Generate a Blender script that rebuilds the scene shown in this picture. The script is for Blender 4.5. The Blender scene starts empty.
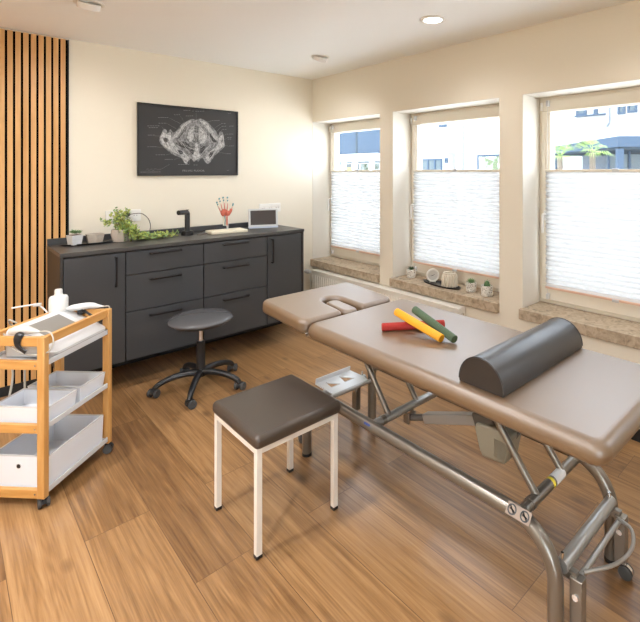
import bpy, bmesh, math, random
from mathutils import Vector, Matrix
random.seed(7)
PI = math.pi
S = bpy.context.scene
COL = S.collection

# ---------------------------------------------------------------- camera, world, light, exposure
cam = bpy.data.cameras.new('camera')
camo = bpy.data.objects.new('camera', cam); COL.objects.link(camo)
camo.location = (0, 0, 1.5)
camo.rotation_euler = (PI/2, 0, -PI/4)
cam.sensor_width = 36; cam.lens = 460/640*36
cam.shift_x = -80/640; cam.shift_y = (171.3-311)/640
cam.clip_end = 300
S.camera = camo
S.view_settings.view_transform = 'Standard'; S.view_settings.look = 'None'
S.view_settings.gamma = 1; S.view_settings.use_curve_mapping = False
S.view_settings.exposure = 1.17
W = bpy.data.worlds.new('sky'); S.world = W; W.use_nodes = True
wn = W.node_tree.nodes; wn.clear()
sky = wn.new('ShaderNodeTexSky'); sky.sky_type = 'HOSEK_WILKIE'
sky.sun_direction = Vector((-.6, .1, .75)).normalized(); sky.turbidity = 3
mixc = wn.new('ShaderNodeMix'); mixc.data_type = 'RGBA'; mixc.inputs[0].default_value = .28
mixc.inputs[7].default_value = (1, 1, 1, 1)
bg = wn.new('ShaderNodeBackground'); bg.inputs[1].default_value = 11.5
wo = wn.new('ShaderNodeOutputWorld')
L = W.node_tree.links
L.new(sky.outputs[0], mixc.inputs[6]); L.new(mixc.outputs[2], bg.inputs[0]); L.new(bg.outputs[0], wo.inputs[0])
sun = bpy.data.lights.new('sun', 'SUN'); sun.energy = 4.0; sun.angle = .01; sun.color = (1, .96, .9)
suno = bpy.data.objects.new('sun', sun); COL.objects.link(suno)
suno.location = (-5, 0, 12)
suno.rotation_euler = Vector((-.62, .15, .75)).to_track_quat('Z', 'Y').to_euler()
LAMP_E = 20.0          # watts of each ceiling spot
LAMP_C = (.99, .99, 1.0)
S.cycles.use_denoising = True
S.cycles.max_bounces = 9; S.cycles.diffuse_bounces = 6; S.cycles.transparent_max_bounces = 12
S.cycles.sample_clamp_indirect = 6; S.cycles.caustics_reflective = False; S.cycles.caustics_refractive = False

# ---------------------------------------------------------------- materials
def mat(name, col, rough=.5, metal=0, spec=.5, coat=0, noise=0, nscale=20, bump=0, bscale=200, emit=None, trans=0, sheen=0):
    m = bpy.data.materials.new(name); m.use_nodes = True
    nt = m.node_tree; b = nt.nodes['Principled BSDF']
    b.inputs['Base Color'].default_value = (*col, 1); b.inputs['Roughness'].default_value = rough
    b.inputs['Metallic'].default_value = metal; b.inputs['Specular IOR Level'].default_value = spec
    b.inputs['Coat Weight'].default_value = coat
    b.inputs['Transmission Weight'].default_value = trans
    tc = nt.nodes.new('ShaderNodeTexCoord')
    if noise:
        n = nt.nodes.new('ShaderNodeTexNoise'); n.inputs['Scale'].default_value = nscale; n.inputs['Detail'].default_value = 4
        r = nt.nodes.new('ShaderNodeMix'); r.data_type = 'RGBA'
        r.inputs[6].default_value = (*[c*(1-noise) for c in col], 1)
        r.inputs[7].default_value = (*[min(1, c*(1+noise)) for c in col], 1)
        nt.links.new(tc.outputs['Object'], n.inputs['Vector']); nt.links.new(n.outputs[0], r.inputs[0])
        nt.links.new(r.outputs[2], b.inputs['Base Color'])
    if bump:
        n = nt.nodes.new('ShaderNodeTexNoise'); n.inputs['Scale'].default_value = bscale
        bp = nt.nodes.new('ShaderNodeBump'); bp.inputs['Strength'].default_value = bump; bp.inputs['Distance'].default_value = .001
        nt.links.new(tc.outputs['Object'], n.inputs['Vector']); nt.links.new(n.outputs[0], bp.inputs['Height'])
        nt.links.new(bp.outputs[0], b.inputs['Normal'])
    if emit:
        b.inputs['Emission Color'].default_value = (*emit[0], 1); b.inputs['Emission Strength'].default_value = emit[1]
    return m

def wood(name, c1, c2, scale, stretch=(1, 1, 12), rough=.45):
    m = bpy.data.materials.new(name); m.use_nodes = True; nt = m.node_tree; b = nt.nodes['Principled BSDF']
    tc = nt.nodes.new('ShaderNodeTexCoord'); mp = nt.nodes.new('ShaderNodeMapping')
    mp.inputs['Scale'].default_value = tuple(scale/s for s in stretch)
    n = nt.nodes.new('ShaderNodeTexNoise'); n.inputs['Scale'].default_value = 1; n.inputs['Detail'].default_value = 6
    r = nt.nodes.new('ShaderNodeValToRGB'); r.color_ramp.elements[0].color = (*c1, 1); r.color_ramp.elements[1].color = (*c2, 1)
    r.color_ramp.elements[0].position = .3; r.color_ramp.elements[1].position = .7
    nt.links.new(tc.outputs['Object'], mp.inputs[0]); nt.links.new(mp.outputs[0], n.inputs['Vector'])
    nt.links.new(n.outputs[0], r.inputs[0]); nt.links.new(r.outputs[0], b.inputs['Base Color'])
    b.inputs['Roughness'].default_value = rough
    return m

def floor_mat():
    m = bpy.data.materials.new('oak_planks'); m.use_nodes = True; nt = m.node_tree; b = nt.nodes['Principled BSDF']; N = nt.nodes.new; K = nt.links.new
    tc = N('ShaderNodeTexCoord')
    sw = N('ShaderNodeMapping'); sw.inputs['Rotation'].default_value = (0, 0, PI/2); sw.inputs['Location'].default_value = (.33, .07, 0)
    K(tc.outputs['Object'], sw.inputs[0])
    br = N('ShaderNodeTexBrick'); br.offset = .37; br.inputs['Scale'].default_value = 1
    br.inputs['Brick Width'].default_value = 1.38; br.inputs['Row Height'].default_value = .242
    br.inputs['Mortar Size'].default_value = .0016; br.inputs['Mortar Smooth'].default_value = .4
    br.inputs['Color1'].default_value = (0, 0, 0, 1); br.inputs['Color2'].default_value = (1, 1, 1, 1); br.inputs['Mortar'].default_value = (.5, .5, .5, 1)
    K(sw.outputs[0], br.inputs['Vector'])
    # each plank gets its own slice of the grain
    off = N('ShaderNodeVectorMath'); off.operation = 'MULTIPLY'; off.inputs[1].default_value = (13, 29, 7); K(br.outputs['Color'], off.inputs[0])
    ad = N('ShaderNodeVectorMath'); ad.operation = 'ADD'; K(sw.outputs[0], ad.inputs[0]); K(off.outputs[0], ad.inputs[1])
    mp = N('ShaderNodeMapping'); mp.inputs['Scale'].default_value = (.7, 16, 1); K(ad.outputs[0], mp.inputs[0])
    n1 = N('ShaderNodeTexNoise'); n1.inputs['Scale'].default_value = 2.0; n1.inputs['Detail'].default_value = 8; n1.inputs['Roughness'].default_value = .65; n1.inputs['Distortion'].default_value = .25; K(mp.outputs[0], n1.inputs['Vector'])
    mp2 = N('ShaderNodeMapping'); mp2.inputs['Scale'].default_value = (.35, 5.0, 1); K(ad.outputs[0], mp2.inputs[0])
    wv = N('ShaderNodeTexNoise'); wv.inputs['Scale'].default_value = 1.6; wv.inputs['Detail'].default_value = 2; K(mp2.outputs[0], wv.inputs['Vector'])
    # cathedral rings: sine of the slow noise
    ml = N('ShaderNodeMath'); ml.operation = 'MULTIPLY'; ml.inputs[1].default_value = 110; K(wv.outputs[0], ml.inputs[0])
    sn = N('ShaderNodeMath'); sn.operation = 'SINE'; K(ml.outputs[0], sn.inputs[0])
    sr = N('ShaderNodeMapRange'); sr.inputs[1].default_value = -1; sr.inputs[2].default_value = 1; sr.inputs[3].default_value = -.04; sr.inputs[4].default_value = .04; K(sn.outputs[0], sr.inputs[0])
    mp3 = N('ShaderNodeMapping'); mp3.inputs['Scale'].default_value = (3, 170, 1); K(ad.outputs[0], mp3.inputs[0])
    n3 = N('ShaderNodeTexNoise'); n3.inputs['Scale'].default_value = 1; n3.inputs['Detail'].default_value = 3; K(mp3.outputs[0], n3.inputs['Vector'])
    s3 = N('ShaderNodeMath'); s3.operation = 'MULTIPLY_ADD'; s3.inputs[1].default_value = .40; s3.inputs[2].default_value = -.20; K(n3.outputs[0], s3.inputs[0])
    a1 = N('ShaderNodeMath'); a1.operation = 'ADD'; K(n1.outputs[0], a1.inputs[0]); K(sr.outputs[0], a1.inputs[1])
    a2 = N('ShaderNodeMath'); a2.operation = 'ADD'; K(a1.outputs[0], a2.inputs[0]); K(s3.outputs[0], a2.inputs[1])
    pk = N('ShaderNodeMath'); pk.operation = 'MULTIPLY_ADD'; pk.inputs[1].default_value = .28; pk.inputs[2].default_value = -.14; K(br.outputs['Color'], pk.inputs[0])
    a3 = N('ShaderNodeMath'); a3.operation = 'ADD'; K(a2.outputs[0], a3.inputs[0]); K(pk.outputs[0], a3.inputs[1])
    r = N('ShaderNodeValToRGB'); e = r.color_ramp.elements
    e[0].position = .12; e[0].color = (.11, .052, .022, 1); e[1].position = .90; e[1].color = (.47, .275, .125, 1)
    x = e.new(.42); x.color = (.235, .122, .048, 1); x = e.new(.56); x.color = (.315, .170, .070, 1)
    K(a3.outputs[0], r.inputs[0])
    # knots
    kv = N('ShaderNodeMapping'); kv.inputs['Scale'].default_value = (2.1, 4.2, 1); K(ad.outputs[0], kv.inputs[0])
    vo = N('ShaderNodeTexVoronoi'); vo.inputs['Scale'].default_value = 1.15; K(kv.outputs[0], vo.inputs['Vector'])
    kr = N('ShaderNodeMapRange'); kr.inputs[1].default_value = .02; kr.inputs[2].default_value = .15; kr.inputs[3].default_value = .8; kr.inputs[4].default_value = 0; K(vo.outputs['Distance'], kr.inputs[0])
    mk = N('ShaderNodeMix'); mk.data_type = 'RGBA'; mk.inputs[7].default_value = (.07, .03, .014, 1); K(kr.outputs[0], mk.inputs[0]); K(r.outputs[0], mk.inputs[6])
    # seams
    ms = N('ShaderNodeMix'); ms.data_type = 'RGBA'; ms.inputs[7].default_value = (.13, .065, .028, 1); K(br.outputs['Fac'], ms.inputs[0]); K(mk.outputs[2], ms.inputs[6])
    K(ms.outputs[2], b.inputs['Base Color'])
    rr = N('ShaderNodeMapRange'); rr.inputs[3].default_value = .25; rr.inputs[4].default_value = .36; K(n1.outputs[0], rr.inputs[0]); K(rr.outputs[0], b.inputs['Roughness'])
    bp = N('ShaderNodeBump'); bp.inputs['Strength'].default_value = .25; bp.inputs['Distance'].default_value = .002; K(a2.outputs[0], bp.inputs['Height']); K(bp.outputs[0], b.inputs['Normal'])
    b.inputs['Specular IOR Level'].default_value = .6; b.inputs['Coat Weight'].default_value = .15; b.inputs['Coat Roughness'].default_value = .22
    return m

def marble_mat():
    m = bpy.data.materials.new('sill_stone'); m.use_nodes = True; nt = m.node_tree; b = nt.nodes['Principled BSDF']; N = nt.nodes.new; K = nt.links.new
    tc = N('ShaderNodeTexCoord')
    n = N('ShaderNodeTexNoise'); n.inputs['Scale'].default_value = 24; n.inputs['Detail'].default_value = 9; n.inputs['Distortion'].default_value = 1.2; K(tc.outputs['Object'], n.inputs['Vector'])
    r = N('ShaderNodeValToRGB'); e = r.color_ramp.elements
    e[0].position = .28; e[0].color = (.24, .19, .14, 1); e[1].position = .62; e[1].color = (.52, .42, .31, 1)
    x = e.new(.40); x.color = (.38, .30, .215, 1); x = e.new(.50); x.color = (.45, .36, .26, 1)
    K(n.outputs[0], r.inputs[0]); K(r.outputs[0], b.inputs['Base Color']); b.inputs['Roughness'].default_value = .22
    return m

def glass_mat():
    m = bpy.data.materials.new('window_glass'); m.use_nodes = True; nt = m.node_tree; nt.nodes.clear()
    t = nt.nodes.new('ShaderNodeBsdfTransparent'); t.inputs[0].default_value = (.94, .96, .96, 1)
    g = nt.nodes.new('ShaderNodeBsdfGlossy'); g.inputs['Roughness'].default_value = .02
    mx = nt.nodes.new('ShaderNodeMixShader'); o = nt.nodes.new('ShaderNodeOutputMaterial')
    mx.inputs[0].default_value = .03; nt.links.new(t.outputs[0], mx.inputs[1]); nt.links.new(g.outputs[0], mx.inputs[2]); nt.links.new(mx.outputs[0], o.inputs[0])
    return m

def blind_mat():
    m = bpy.data.materials.new('pleated_fabric'); m.use_nodes = True; nt = m.node_tree; nt.nodes.clear()
    d = nt.nodes.new('ShaderNodeBsdfDiffuse'); d.inputs[0].default_value = (.70, .70, .70, 1)
    t = nt.nodes.new('ShaderNodeBsdfTranslucent'); t.inputs[0].default_value = (.43, .42, .41, 1)
    mx = nt.nodes.new('ShaderNodeMixShader'); mx.inputs[0].default_value = .50; o = nt.nodes.new('ShaderNodeOutputMaterial')
    nt.links.new(d.outputs[0], mx.inputs[1]); nt.links.new(t.outputs[0], mx.inputs[2]); nt.links.new(mx.outputs[0], o.inputs[0])
    return m

def plastic_clear(name, col, a):
    m = bpy.data.materials.new(name); m.use_nodes = True; nt = m.node_tree; b = nt.nodes['Principled BSDF']
    b.inputs['Base Color'].default_value = (*col, 1); b.inputs['Alpha'].default_value = a; b.inputs['Roughness'].default_value = .15
    return m

M = dict(
    wall=mat('wall_paint', (.80, .74, .625), .9, bump=.08, bscale=300, spec=.2),
    ceil=mat('ceiling_paint', (.90, .905, .89), .9, spec=.2),
    reveal=mat('reveal_paint', (.74, .70, .63), .85, spec=.2),
    floor=floor_mat(), stone=marble_mat(), glass=glass_mat(), pleatshade=mat('pleat_shade', (.50, .50, .50), .9, spec=.1), blind=blind_mat(),
    upvc=mat('cream_window_plastic', (.80, .745, .64), .35),
    upvcw=mat('white_window_plastic', (.85, .85, .83), .35),
    copper=mat('copper_trim', (.74, .50, .38), .4),
    gasket=mat('window_gasket', (.30, .25, .20), .6),
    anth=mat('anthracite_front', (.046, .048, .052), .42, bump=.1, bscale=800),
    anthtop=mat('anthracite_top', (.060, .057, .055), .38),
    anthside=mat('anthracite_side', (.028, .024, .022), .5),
    blk=mat('black_plastic', (.012, .012, .013), .35),
    blkmat=mat('black_matt', (.010, .0095, .009), .7),
    handle=mat('black_handle', (.015, .012, .011), .35, metal=.4),
    felt=mat('black_felt', (.004, .004, .004), .95, spec=.1),
    oak=wood('oak_slat', (.56, .29, .10), (.72, .41, .165), 30, (1, 1, 14)),
    bamboo=wood('bamboo', (.50, .235, .06), (.62, .36, .13), 40, (1, 1, 8), .38),
    bambooh=wood('bamboo_rail', (.50, .235, .06), (.64, .34, .105), 40, (1, 8, 1), .38),
    bamboox=wood('bamboo_crossrail', (.50, .235, .06), (.64, .34, .105), 40, (8, 1, 1), .38),
    white=mat('white_plastic', (.60, .605, .61), .35),
    whitebox=mat('white_box_plastic', (.74, .77, .82), .28),
    cream=mat('cream_metal', (.78, .73, .66), .4),
    radi=mat('radiator_enamel', (.82, .79, .72), .35),
    seatbr=mat('taupe_vinyl', (.050, .037, .028), .36, bump=.15, bscale=350),
    tan=mat('beige_vinyl', (.150, .084, .036), .50, bump=.10, bscale=450, spec=.6),
    roll=mat('charcoal_vinyl', (.026, .025, .026), .36, bump=.15, bscale=350),
    rollend=mat('dark_brown_vinyl', (.030, .024, .021), .45),
    chairseat=mat('grey_vinyl', (.085, .085, .09), .27),
    silver=mat('silver_paint', (.25, .225, .195), .30, metal=.75),
    silver2=mat('light_silver_paint', (.38, .375, .36), .3, metal=.6),
    chrome=mat('chrome', (.75, .75, .75), .12, metal=1),
    motor=mat('grey_beige_plastic', (.27, .24, .18), .45),
    motord=mat('dark_grey_plastic', (.10, .09, .08), .45),
    red=mat('red_rubber', (.42, .025, .018), .45), yel=mat('yellow_rubber', (.83, .40, .015), .45), grn=mat('green_rubber', (.075, .125, .07), .45),
    terr=mat('potting_soil', (.12, .055, .03), .9), concrete=mat('concrete', (.50, .43, .36), .8, noise=.12, nscale=40),
    leafb=mat('yellow_green_leaf', (.46, .52, .13), .5, noise=.3, nscale=60), leafd=mat('green_leaf', (.22, .33, .11), .5, noise=.35, nscale=60),
    succ=mat('succulent_green', (.20, .33, .14), .5, noise=.3, nscale=60), cact=mat('cactus_green', (.07, .15, .06), .6, noise=.3, nscale=200),
    stem=mat('stem_brown', (.16, .14, .05), .7),
    screen=mat('dark_screen', (.060, .050, .048), .25), lcd=mat('grey_display', (.22, .205, .185), .3),
    ivory=mat('ivory_base', (.82, .76, .60), .45), bone=mat('bone_model', (.74, .63, .48), .55, noise=.15, nscale=80),
    tendon=mat('tendon_white', (.78, .75, .66), .5), muscle=mat('muscle_red', (.58, .14, .09), .5, noise=.25, nscale=90), teal=mat('teal_mark', (.10, .30, .33), .5),
    poster=mat('poster_black', (.032, .031, .032), .6, noise=.25, nscale=7), ink=mat('poster_white', (.55, .55, .55), .7),
    inkdim=mat('poster_caption', (.30, .30, .30), .7), inkg=mat('poster_grey', (.27, .27, .28), .7, noise=.45, nscale=24), inkl=mat('poster_light', (.56, .56, .57), .7, noise=.35, nscale=30),
    inkd=mat('poster_dark', (.06, .06, .062), .7), sock=mat('socket_white', (.83, .81, .77), .3), metal_d=mat('dark_pin', (.15, .12, .1), .4),
    clockw=mat('clock_white', (.80, .78, .72), .4), potpat=None, cable=mat('grey_cable', (.45, .43, .38), .4), cablew=mat('white_cable', (.75, .75, .74), .35),
    paper=mat('white_label', (.8, .8, .8), .6), labely=mat('yellow_label', (.8, .65, .05), .5), labelb=mat('label_beige', (.32, .25, .20), .5), blue=mat('blue_mark', (.02, .06, .28), .5),
    facade=mat('white_render', (.27, .272, .275), .9, spec=.1), fbase=mat('pale_blue_render', (.17, .20, .24), .9), fgrey=mat('blue_grey_cladding', (.036, .052, .076), .9, spec=.03), fshadejoint=mat('soffit_shade_joint', (.03, .04, .05), .9, spec=.03),
    fglass=mat('dark_glazing', (.035, .05, .06), .2, spec=.3), fgreen=None, fwhite=mat('white_frame', (.50, .52, .54), .6),
    palm=mat('palm_leaf', (.10, .16, .03), .5), trunk=mat('palm_trunk', (.08, .065, .05), .9, noise=.4, nscale=30), pave=mat('pale_paving', (.80, .80, .79), .9, noise=.05, nscale=4),
    lamp=mat('lamp_lens', (.9, .9, .85), .4, emit=((1, .93, .82), 5.0)), lampw=mat('lamp_ring', (.78, .75, .70), .4),
    bottle=mat('milky_bottle', (.68, .68, .66), .3), pink=mat('warm_white_sign', (.75, .75, .75), .5), clear=plastic_clear('frosted_plate', (.86, .88, .90), .80),
    rubber=mat('grey_rubber', (.055, .055, .055), .6), yello=mat('yellow_sign', (.8, .68, .1), .6))
for k_, c_, r_ in (('tan', 1.0, .42), ('roll', .20, .36), ('seatbr', .2, .35)):
    b_ = M[k_].node_tree.nodes['Principled BSDF']; b_.inputs['Coat Weight'].default_value = c_; b_.inputs['Coat Roughness'].default_value = r_; b_.inputs['Coat IOR'].default_value = 1.95
def two_tone(name, c1, c2, sc, p0=.42, p1=.58):
    m = bpy.data.materials.new(name); m.use_nodes = True; nt = m.node_tree; b = nt.nodes['Principled BSDF']; b.inputs['Roughness'].default_value = .8
    tc = nt.nodes.new('ShaderNodeTexCoord'); n = nt.nodes.new('ShaderNodeTexNoise'); n.inputs['Scale'].default_value = sc; n.inputs['Detail'].default_value = 6
    r = nt.nodes.new('ShaderNodeValToRGB'); r.color_ramp.elements[0].position = p0; r.color_ramp.elements[1].position = p1
    r.color_ramp.elements[0].color = (*c1, 1); r.color_ramp.elements[1].color = (*c2, 1)
    nt.links.new(tc.outputs['Object'], n.inputs['Vector']); nt.links.new(n.outputs[0], r.inputs[0]); nt.links.new(r.outputs[0], b.inputs['Base Color']); return m
M['fgreen'] = two_tone('tree_reflection_pane', (.05, .07, .035), (.26, .29, .29), 2.2)  # tree reflection painted into the colour of outdoor panes
M['inkg'] = two_tone('poster_grey', (.07, .07, .072), (.36, .36, .37), 42, .30, .66)
M['inkl'] = two_tone('poster_light', (.20, .20, .205), (.66, .66, .67), 60, .30, .62)
M['macrame'] = mat('macrame_cord', (.74, .68, .57), .8)
def pot_pattern():
    m = bpy.data.materials.new('patterned_pot'); m.use_nodes = True; nt = m.node_tree; b = nt.nodes['Principled BSDF']
    tc = nt.nodes.new('ShaderNodeTexCoord'); v = nt.nodes.new('ShaderNodeTexVoronoi'); v.inputs['Scale'].default_value = 75; v.feature = 'DISTANCE_TO_EDGE'
    r = nt.nodes.new('ShaderNodeValToRGB'); r.color_ramp.elements[0].color = (.75, .73, .68, 1); r.color_ramp.elements[1].color = (.30, .27, .23, 1)
    r.color_ramp.elements[0].position = .12; r.color_ramp.elements[1].position = .3
    nt.links.new(tc.outputs['Object'], v.inputs['Vector']); nt.links.new(v.outputs['Distance'], r.inputs[0]); nt.links.new(r.outputs[0], b.inputs['Base Color'])
    return m
M['potpat'] = pot_pattern()

# ---------------------------------------------------------------- helpers
def tag(o, label=None, cat=None, group=None, kind=None):
    if label: o['label'] = label
    if cat: o['category'] = cat
    if group: o['group'] = group
    if kind: o['kind'] = kind
    return o
def thing(name, label, cat, loc=(0, 0, 0), rz=0, group=None):
    o = bpy.data.objects.new(name, None); COL.objects.link(o); o.location = loc; o.rotation_euler = (0, 0, rz)
    o.empty_display_size = .05
    return tag(o, label, cat, group)
def rootm(o):
    while o.parent: o = o.parent
    return Matrix.Translation(o.location) @ o.rotation_euler.to_matrix().to_4x4()
def obj(name, bm, m, parent=None, world=False, smooth=None, bevel=0, seg=2, kind=None, sub=0):
    """Links bm as ONE mesh object. world=True: the shape was written in room coordinates."""
    bmesh.ops.recalc_face_normals(bm, faces=bm.faces[:])
    me = bpy.data.meshes.new(name)
    if parent and world: bm.transform(rootm(parent).inverted())
    origin = None
    if not parent and not kind and len(bm.verts):
        xs = [v.co.x for v in bm.verts]; ys = [v.co.y for v in bm.verts]; zs = [v.co.z for v in bm.verts]
        origin = Vector(((min(xs)+max(xs))/2, (min(ys)+max(ys))/2, min(zs)))
        bm.transform(Matrix.Translation(-origin))
    bm.to_mesh(me); bm.free()
    o = bpy.data.objects.new(name, me); COL.objects.link(o)
    if origin: o.location = origin
    for x in (m if isinstance(m, (list, tuple)) else [m]): me.materials.append(x)
    if parent: o.parent = parent
    if kind: o['kind'] = kind
    if smooth is None: smooth = 35
    if smooth:
        me.polygons.foreach_set('use_smooth', [True]*len(me.polygons))
        me.set_sharp_from_angle(angle=math.radians(smooth))
    if bevel:
        b = o.modifiers.new('bevel', 'BEVEL'); b.width = bevel; b.segments = seg; b.limit_method = 'ANGLE'; b.angle_limit = math.radians(40)
        if seg > 2: b.harden_normals = False
        if smooth:
            me.polygons.foreach_set('use_smooth', [True]*len(me.polygons))
    if sub:
        s = o.modifiers.new('sub', 'SUBSURF'); s.levels = sub; s.render_levels = sub
    return o
def BM(): return bmesh.new()
def box(bm, x0, x1, y0, y1, z0, z1, mi=0):
    v = [bm.verts.new(p) for p in ((x0, y0, z0), (x1, y0, z0), (x1, y1, z0), (x0, y1, z0), (x0, y0, z1), (x1, y0, z1), (x1, y1, z1), (x0, y1, z1))]
    for f in ((0, 3, 2, 1), (4, 5, 6, 7), (0, 1, 5, 4), (1, 2, 6, 5), (2, 3, 7, 6), (3, 0, 4, 7)):
        bm.faces.new([v[i] for i in f]).material_index = mi
    return bm
def B(*a, **k): return box(BM(), *a, **k)
def prism(bm, pts, z0, z1, mi=0):
    """pts: outline in x, y"""
    lo = [bm.verts.new((p[0], p[1], z0)) for p in pts]; hi = [bm.verts.new((p[0], p[1], z1)) for p in pts]
    n = len(pts)
    bm.faces.new(lo[::-1]).material_index = mi; bm.faces.new(hi).material_index = mi
    for i in range(n): bm.faces.new((lo[i], lo[(i+1) % n], hi[(i+1) % n], hi[i])).material_index = mi
    return bm
def prism_x(bm, pts, x0, x1):          # outline in y, z
    prism(bm, [(p[0], p[1]) for p in pts], x0, x1)
    return bm
def rrect(x0, x1, y0, y1, r, n=6):
    out = []
    for cx, cy, a in ((x1-r, y1-r, 0), (x0+r, y1-r, PI/2), (x0+r, y0+r, PI), (x1-r, y0+r, 3*PI/2)):
        for k in range(n+1):
            t = a+k*PI/2/n; out.append((cx+r*math.cos(t), cy+r*math.sin(t)))
    return out
def cyl(bm, c, r, z0, z1, n=24, r2=None, mi=0):
    r2 = r if r2 is None else r2
    lo = [bm.verts.new((c[0]+r*math.cos(2*PI*k/n), c[1]+r*math.sin(2*PI*k/n), z0)) for k in range(n)]
    hi = [bm.verts.new((c[0]+r2*math.cos(2*PI*k/n), c[1]+r2*math.sin(2*PI*k/n), z1)) for k in range(n)]
    bm.faces.new(lo[::-1]).material_index = mi; bm.faces.new(hi).material_index = mi
    for k in range(n): bm.faces.new((lo[k], lo[(k+1) % n], hi[(k+1) % n], hi[k])).material_index = mi
    return bm
def lathe(bm, prof, c=(0, 0), n=28, mi=0, ring=False):
    if ring: prof = list(prof)+[prof[0]]
    rings = []
    for r, z in prof:
        rings.append([bm.verts.new((c[0]+r*math.cos(2*PI*k/n), c[1]+r*math.sin(2*PI*k/n), z)) for k in range(n)] if r > 1e-6 else [bm.verts.new((c[0], c[1], z))])
    for a, b in zip(rings, rings[1:]):
        for k in range(n):
            k2 = (k+1) % n
            if len(a) == 1 and len(b) == 1: continue
            if len(a) == 1: f = (a[0], b[k2], b[k])
            elif len(b) == 1: f = (a[k], a[k2], b[0])
            else: f = (a[k], a[k2], b[k2], b[k])
            bm.faces.new(f).material_index = mi
    if ring: bmesh.ops.remove_doubles(bm, verts=rings[0]+rings[-1], dist=1e-6); return bm
    for rg, rev in ((rings[0], True), (rings[-1], False)):
        if len(rg) > 1: bm.faces.new(rg[::-1] if rev else rg).material_index = mi
    return bm
def fillet(pts, r, n=8):
    pts = [Vector(p) for p in pts]; out = [pts[0]]
    for i in range(1, len(pts)-1):
        a, b, c = pts[i-1], pts[i], pts[i+1]; rr = r[i] if isinstance(r, dict) else r
        u = (a-b).normalized(); v = (c-b).normalized(); ang = u.angle(v)
        if ang > 3.1 or rr <= 0: out.append(b); continue
        t = min(rr/math.tan(ang/2), (a-b).length*.49, (c-b).length*.49); rr = t*math.tan(ang/2)
        cen = b+(u+v).normalized()*(rr/math.sin(ang/2))
        p0 = b+u*t-cen; p1 = b+v*t-cen
        for k in range(n+1):
            w = p0.angle(p1); f = k/n
            out.append(cen+(p0*math.sin((1-f)*w)+p1*math.sin(f*w))/math.sin(w))
    out.append(pts[-1]); return out
def smoothpath(pts, n=6):
    P = [Vector(p) for p in pts]; P = [P[0]*2-P[1]]+P+[P[-1]*2-P[-2]]; out = []
    for i in range(1, len(P)-2):
        for k in range(n):
            t = k/n; a, b, c, d = P[i-1:i+3]
            out.append(.5*((2*b)+(c-a)*t+(2*a-5*b+4*c-d)*t*t+(3*b-a-3*c+d)*t**3))
    out.append(P[-2]); return out
def tube(bm, pts, r, n=14, mi=0, caps=True, sq=False, taper=None):
    """sweep a ring (or a square) along pts; r a number or a list"""
    pts = [Vector(p) for p in pts]; m = len(pts); rs = r if isinstance(r, (list, tuple)) else [r]*m
    T = [(pts[min(i+1, m-1)]-pts[max(i-1, 0)]).normalized() for i in range(m)]
    up = Vector((0, 0, 1)) if abs(T[0].z) < .9 else Vector((1, 0, 0))
    N = (up-T[0]*up.dot(T[0])).normalized(); rings = []
    cnt = 4 if sq else n
    for i in range(m):
        if i:
            q = T[i-1].rotation_difference(T[i]); N = q @ N; N = (N-T[i]*N.dot(T[i])).normalized()
        Bn = T[i].cross(N); ring = []
        for k in range(cnt):
            a = 2*PI*k/cnt+(PI/4 if sq else 0); rr = rs[i]*(math.sqrt(2) if sq else 1)
            ring.append(bm.verts.new(pts[i]+N*math.cos(a)*rr+Bn*math.sin(a)*rr))
        rings.append(ring)
    for a, b in zip(rings, rings[1:]):
        for k in range(cnt): bm.faces.new((a[k], a[(k+1) % cnt], b[(k+1) % cnt], b[k])).material_index = mi
    if caps:
        bm.faces.new(rings[0][::-1]).material_index = mi; bm.faces.new(rings[-1]).material_index = mi
    return bm
def Tb(*a, **k): return tube(BM(), *a, **k)
def xform(bm, mtx): bm.transform(mtx); return bm
def ball(bm, c, r, sx=1, sy=1, sz=1, u=12, v=8, mi=0):
    g = bmesh.ops.create_uvsphere(bm, u_segments=u, v_segments=v, radius=r, matrix=Matrix.Translation(c) @ Matrix.Diagonal((sx, sy, sz, 1)))
    for vv in g['verts']:
        for f in vv.link_faces: f.material_index = mi
    return bm
def copy_tree(o, parent=None):
    c = o.copy(); COL.objects.link(c); c.parent = parent
    for ch in [x for x in COL.objects if x.parent == o]: copy_tree(ch, c)
    return c
def mesh_text(s, size, extrude=.0003):
    cu = bpy.data.curves.new('t', 'FONT'); cu.body = s; cu.size = size; cu.extrude = extrude; cu.align_x = 'CENTER'
    o = bpy.data.objects.new('t', cu); COL.objects.link(o)
    me = bpy.data.meshes.new_from_object(o.evaluated_get(bpy.context.evaluated_depsgraph_get()))
    bpy.data.objects.remove(o); bm = BM(); bm.from_mesh(me); bpy.data.meshes.remove(me); return bm

# ---------------------------------------------------------------- the room
WX, BY, CZ = 2.752, 4.045, 2.457          # window wall, back wall, ceiling
LX, FY = -2.3, -2.4                       # left wall, wall behind
OX = 3.06                                 # outer face of the window wall
obj('floor', B(LX, WX, FY, BY, -.1, 0), M['floor'], kind='structure')
obj('ceiling', B(LX, OX, FY, BY, CZ, CZ+.15), M['ceil'], kind='structure')
obj('wall_back', B(LX-.15, OX, BY, BY+.15, 0, CZ), M['wall'], kind='structure')
obj('wall_left', B(LX-.15, LX, FY, BY, 0, CZ), M['wall'], kind='structure')
bm = box(BM(), LX-.15, -1.9, FY-.15, FY, 0, CZ); box(bm, -.5, OX, FY-.15, FY, 0, CZ); box(bm, -1.9, -.5, FY-.15, FY, 2.2, CZ)  # gap left for the added daylight opening
obj('wall_front', bm, M['wall'], kind='structure', smooth=0)
SZ, TZ = .587, 2.015
WIN = [(3.002, 4.045), (1.773, 2.841), (.525, 1.595), (-1.2, -.13)]  # last opening is unseen, added for more daylight fill
bm = BM()
edges = [FY]+[e for w in reversed(WIN) for e in w]+[BY]
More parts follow.
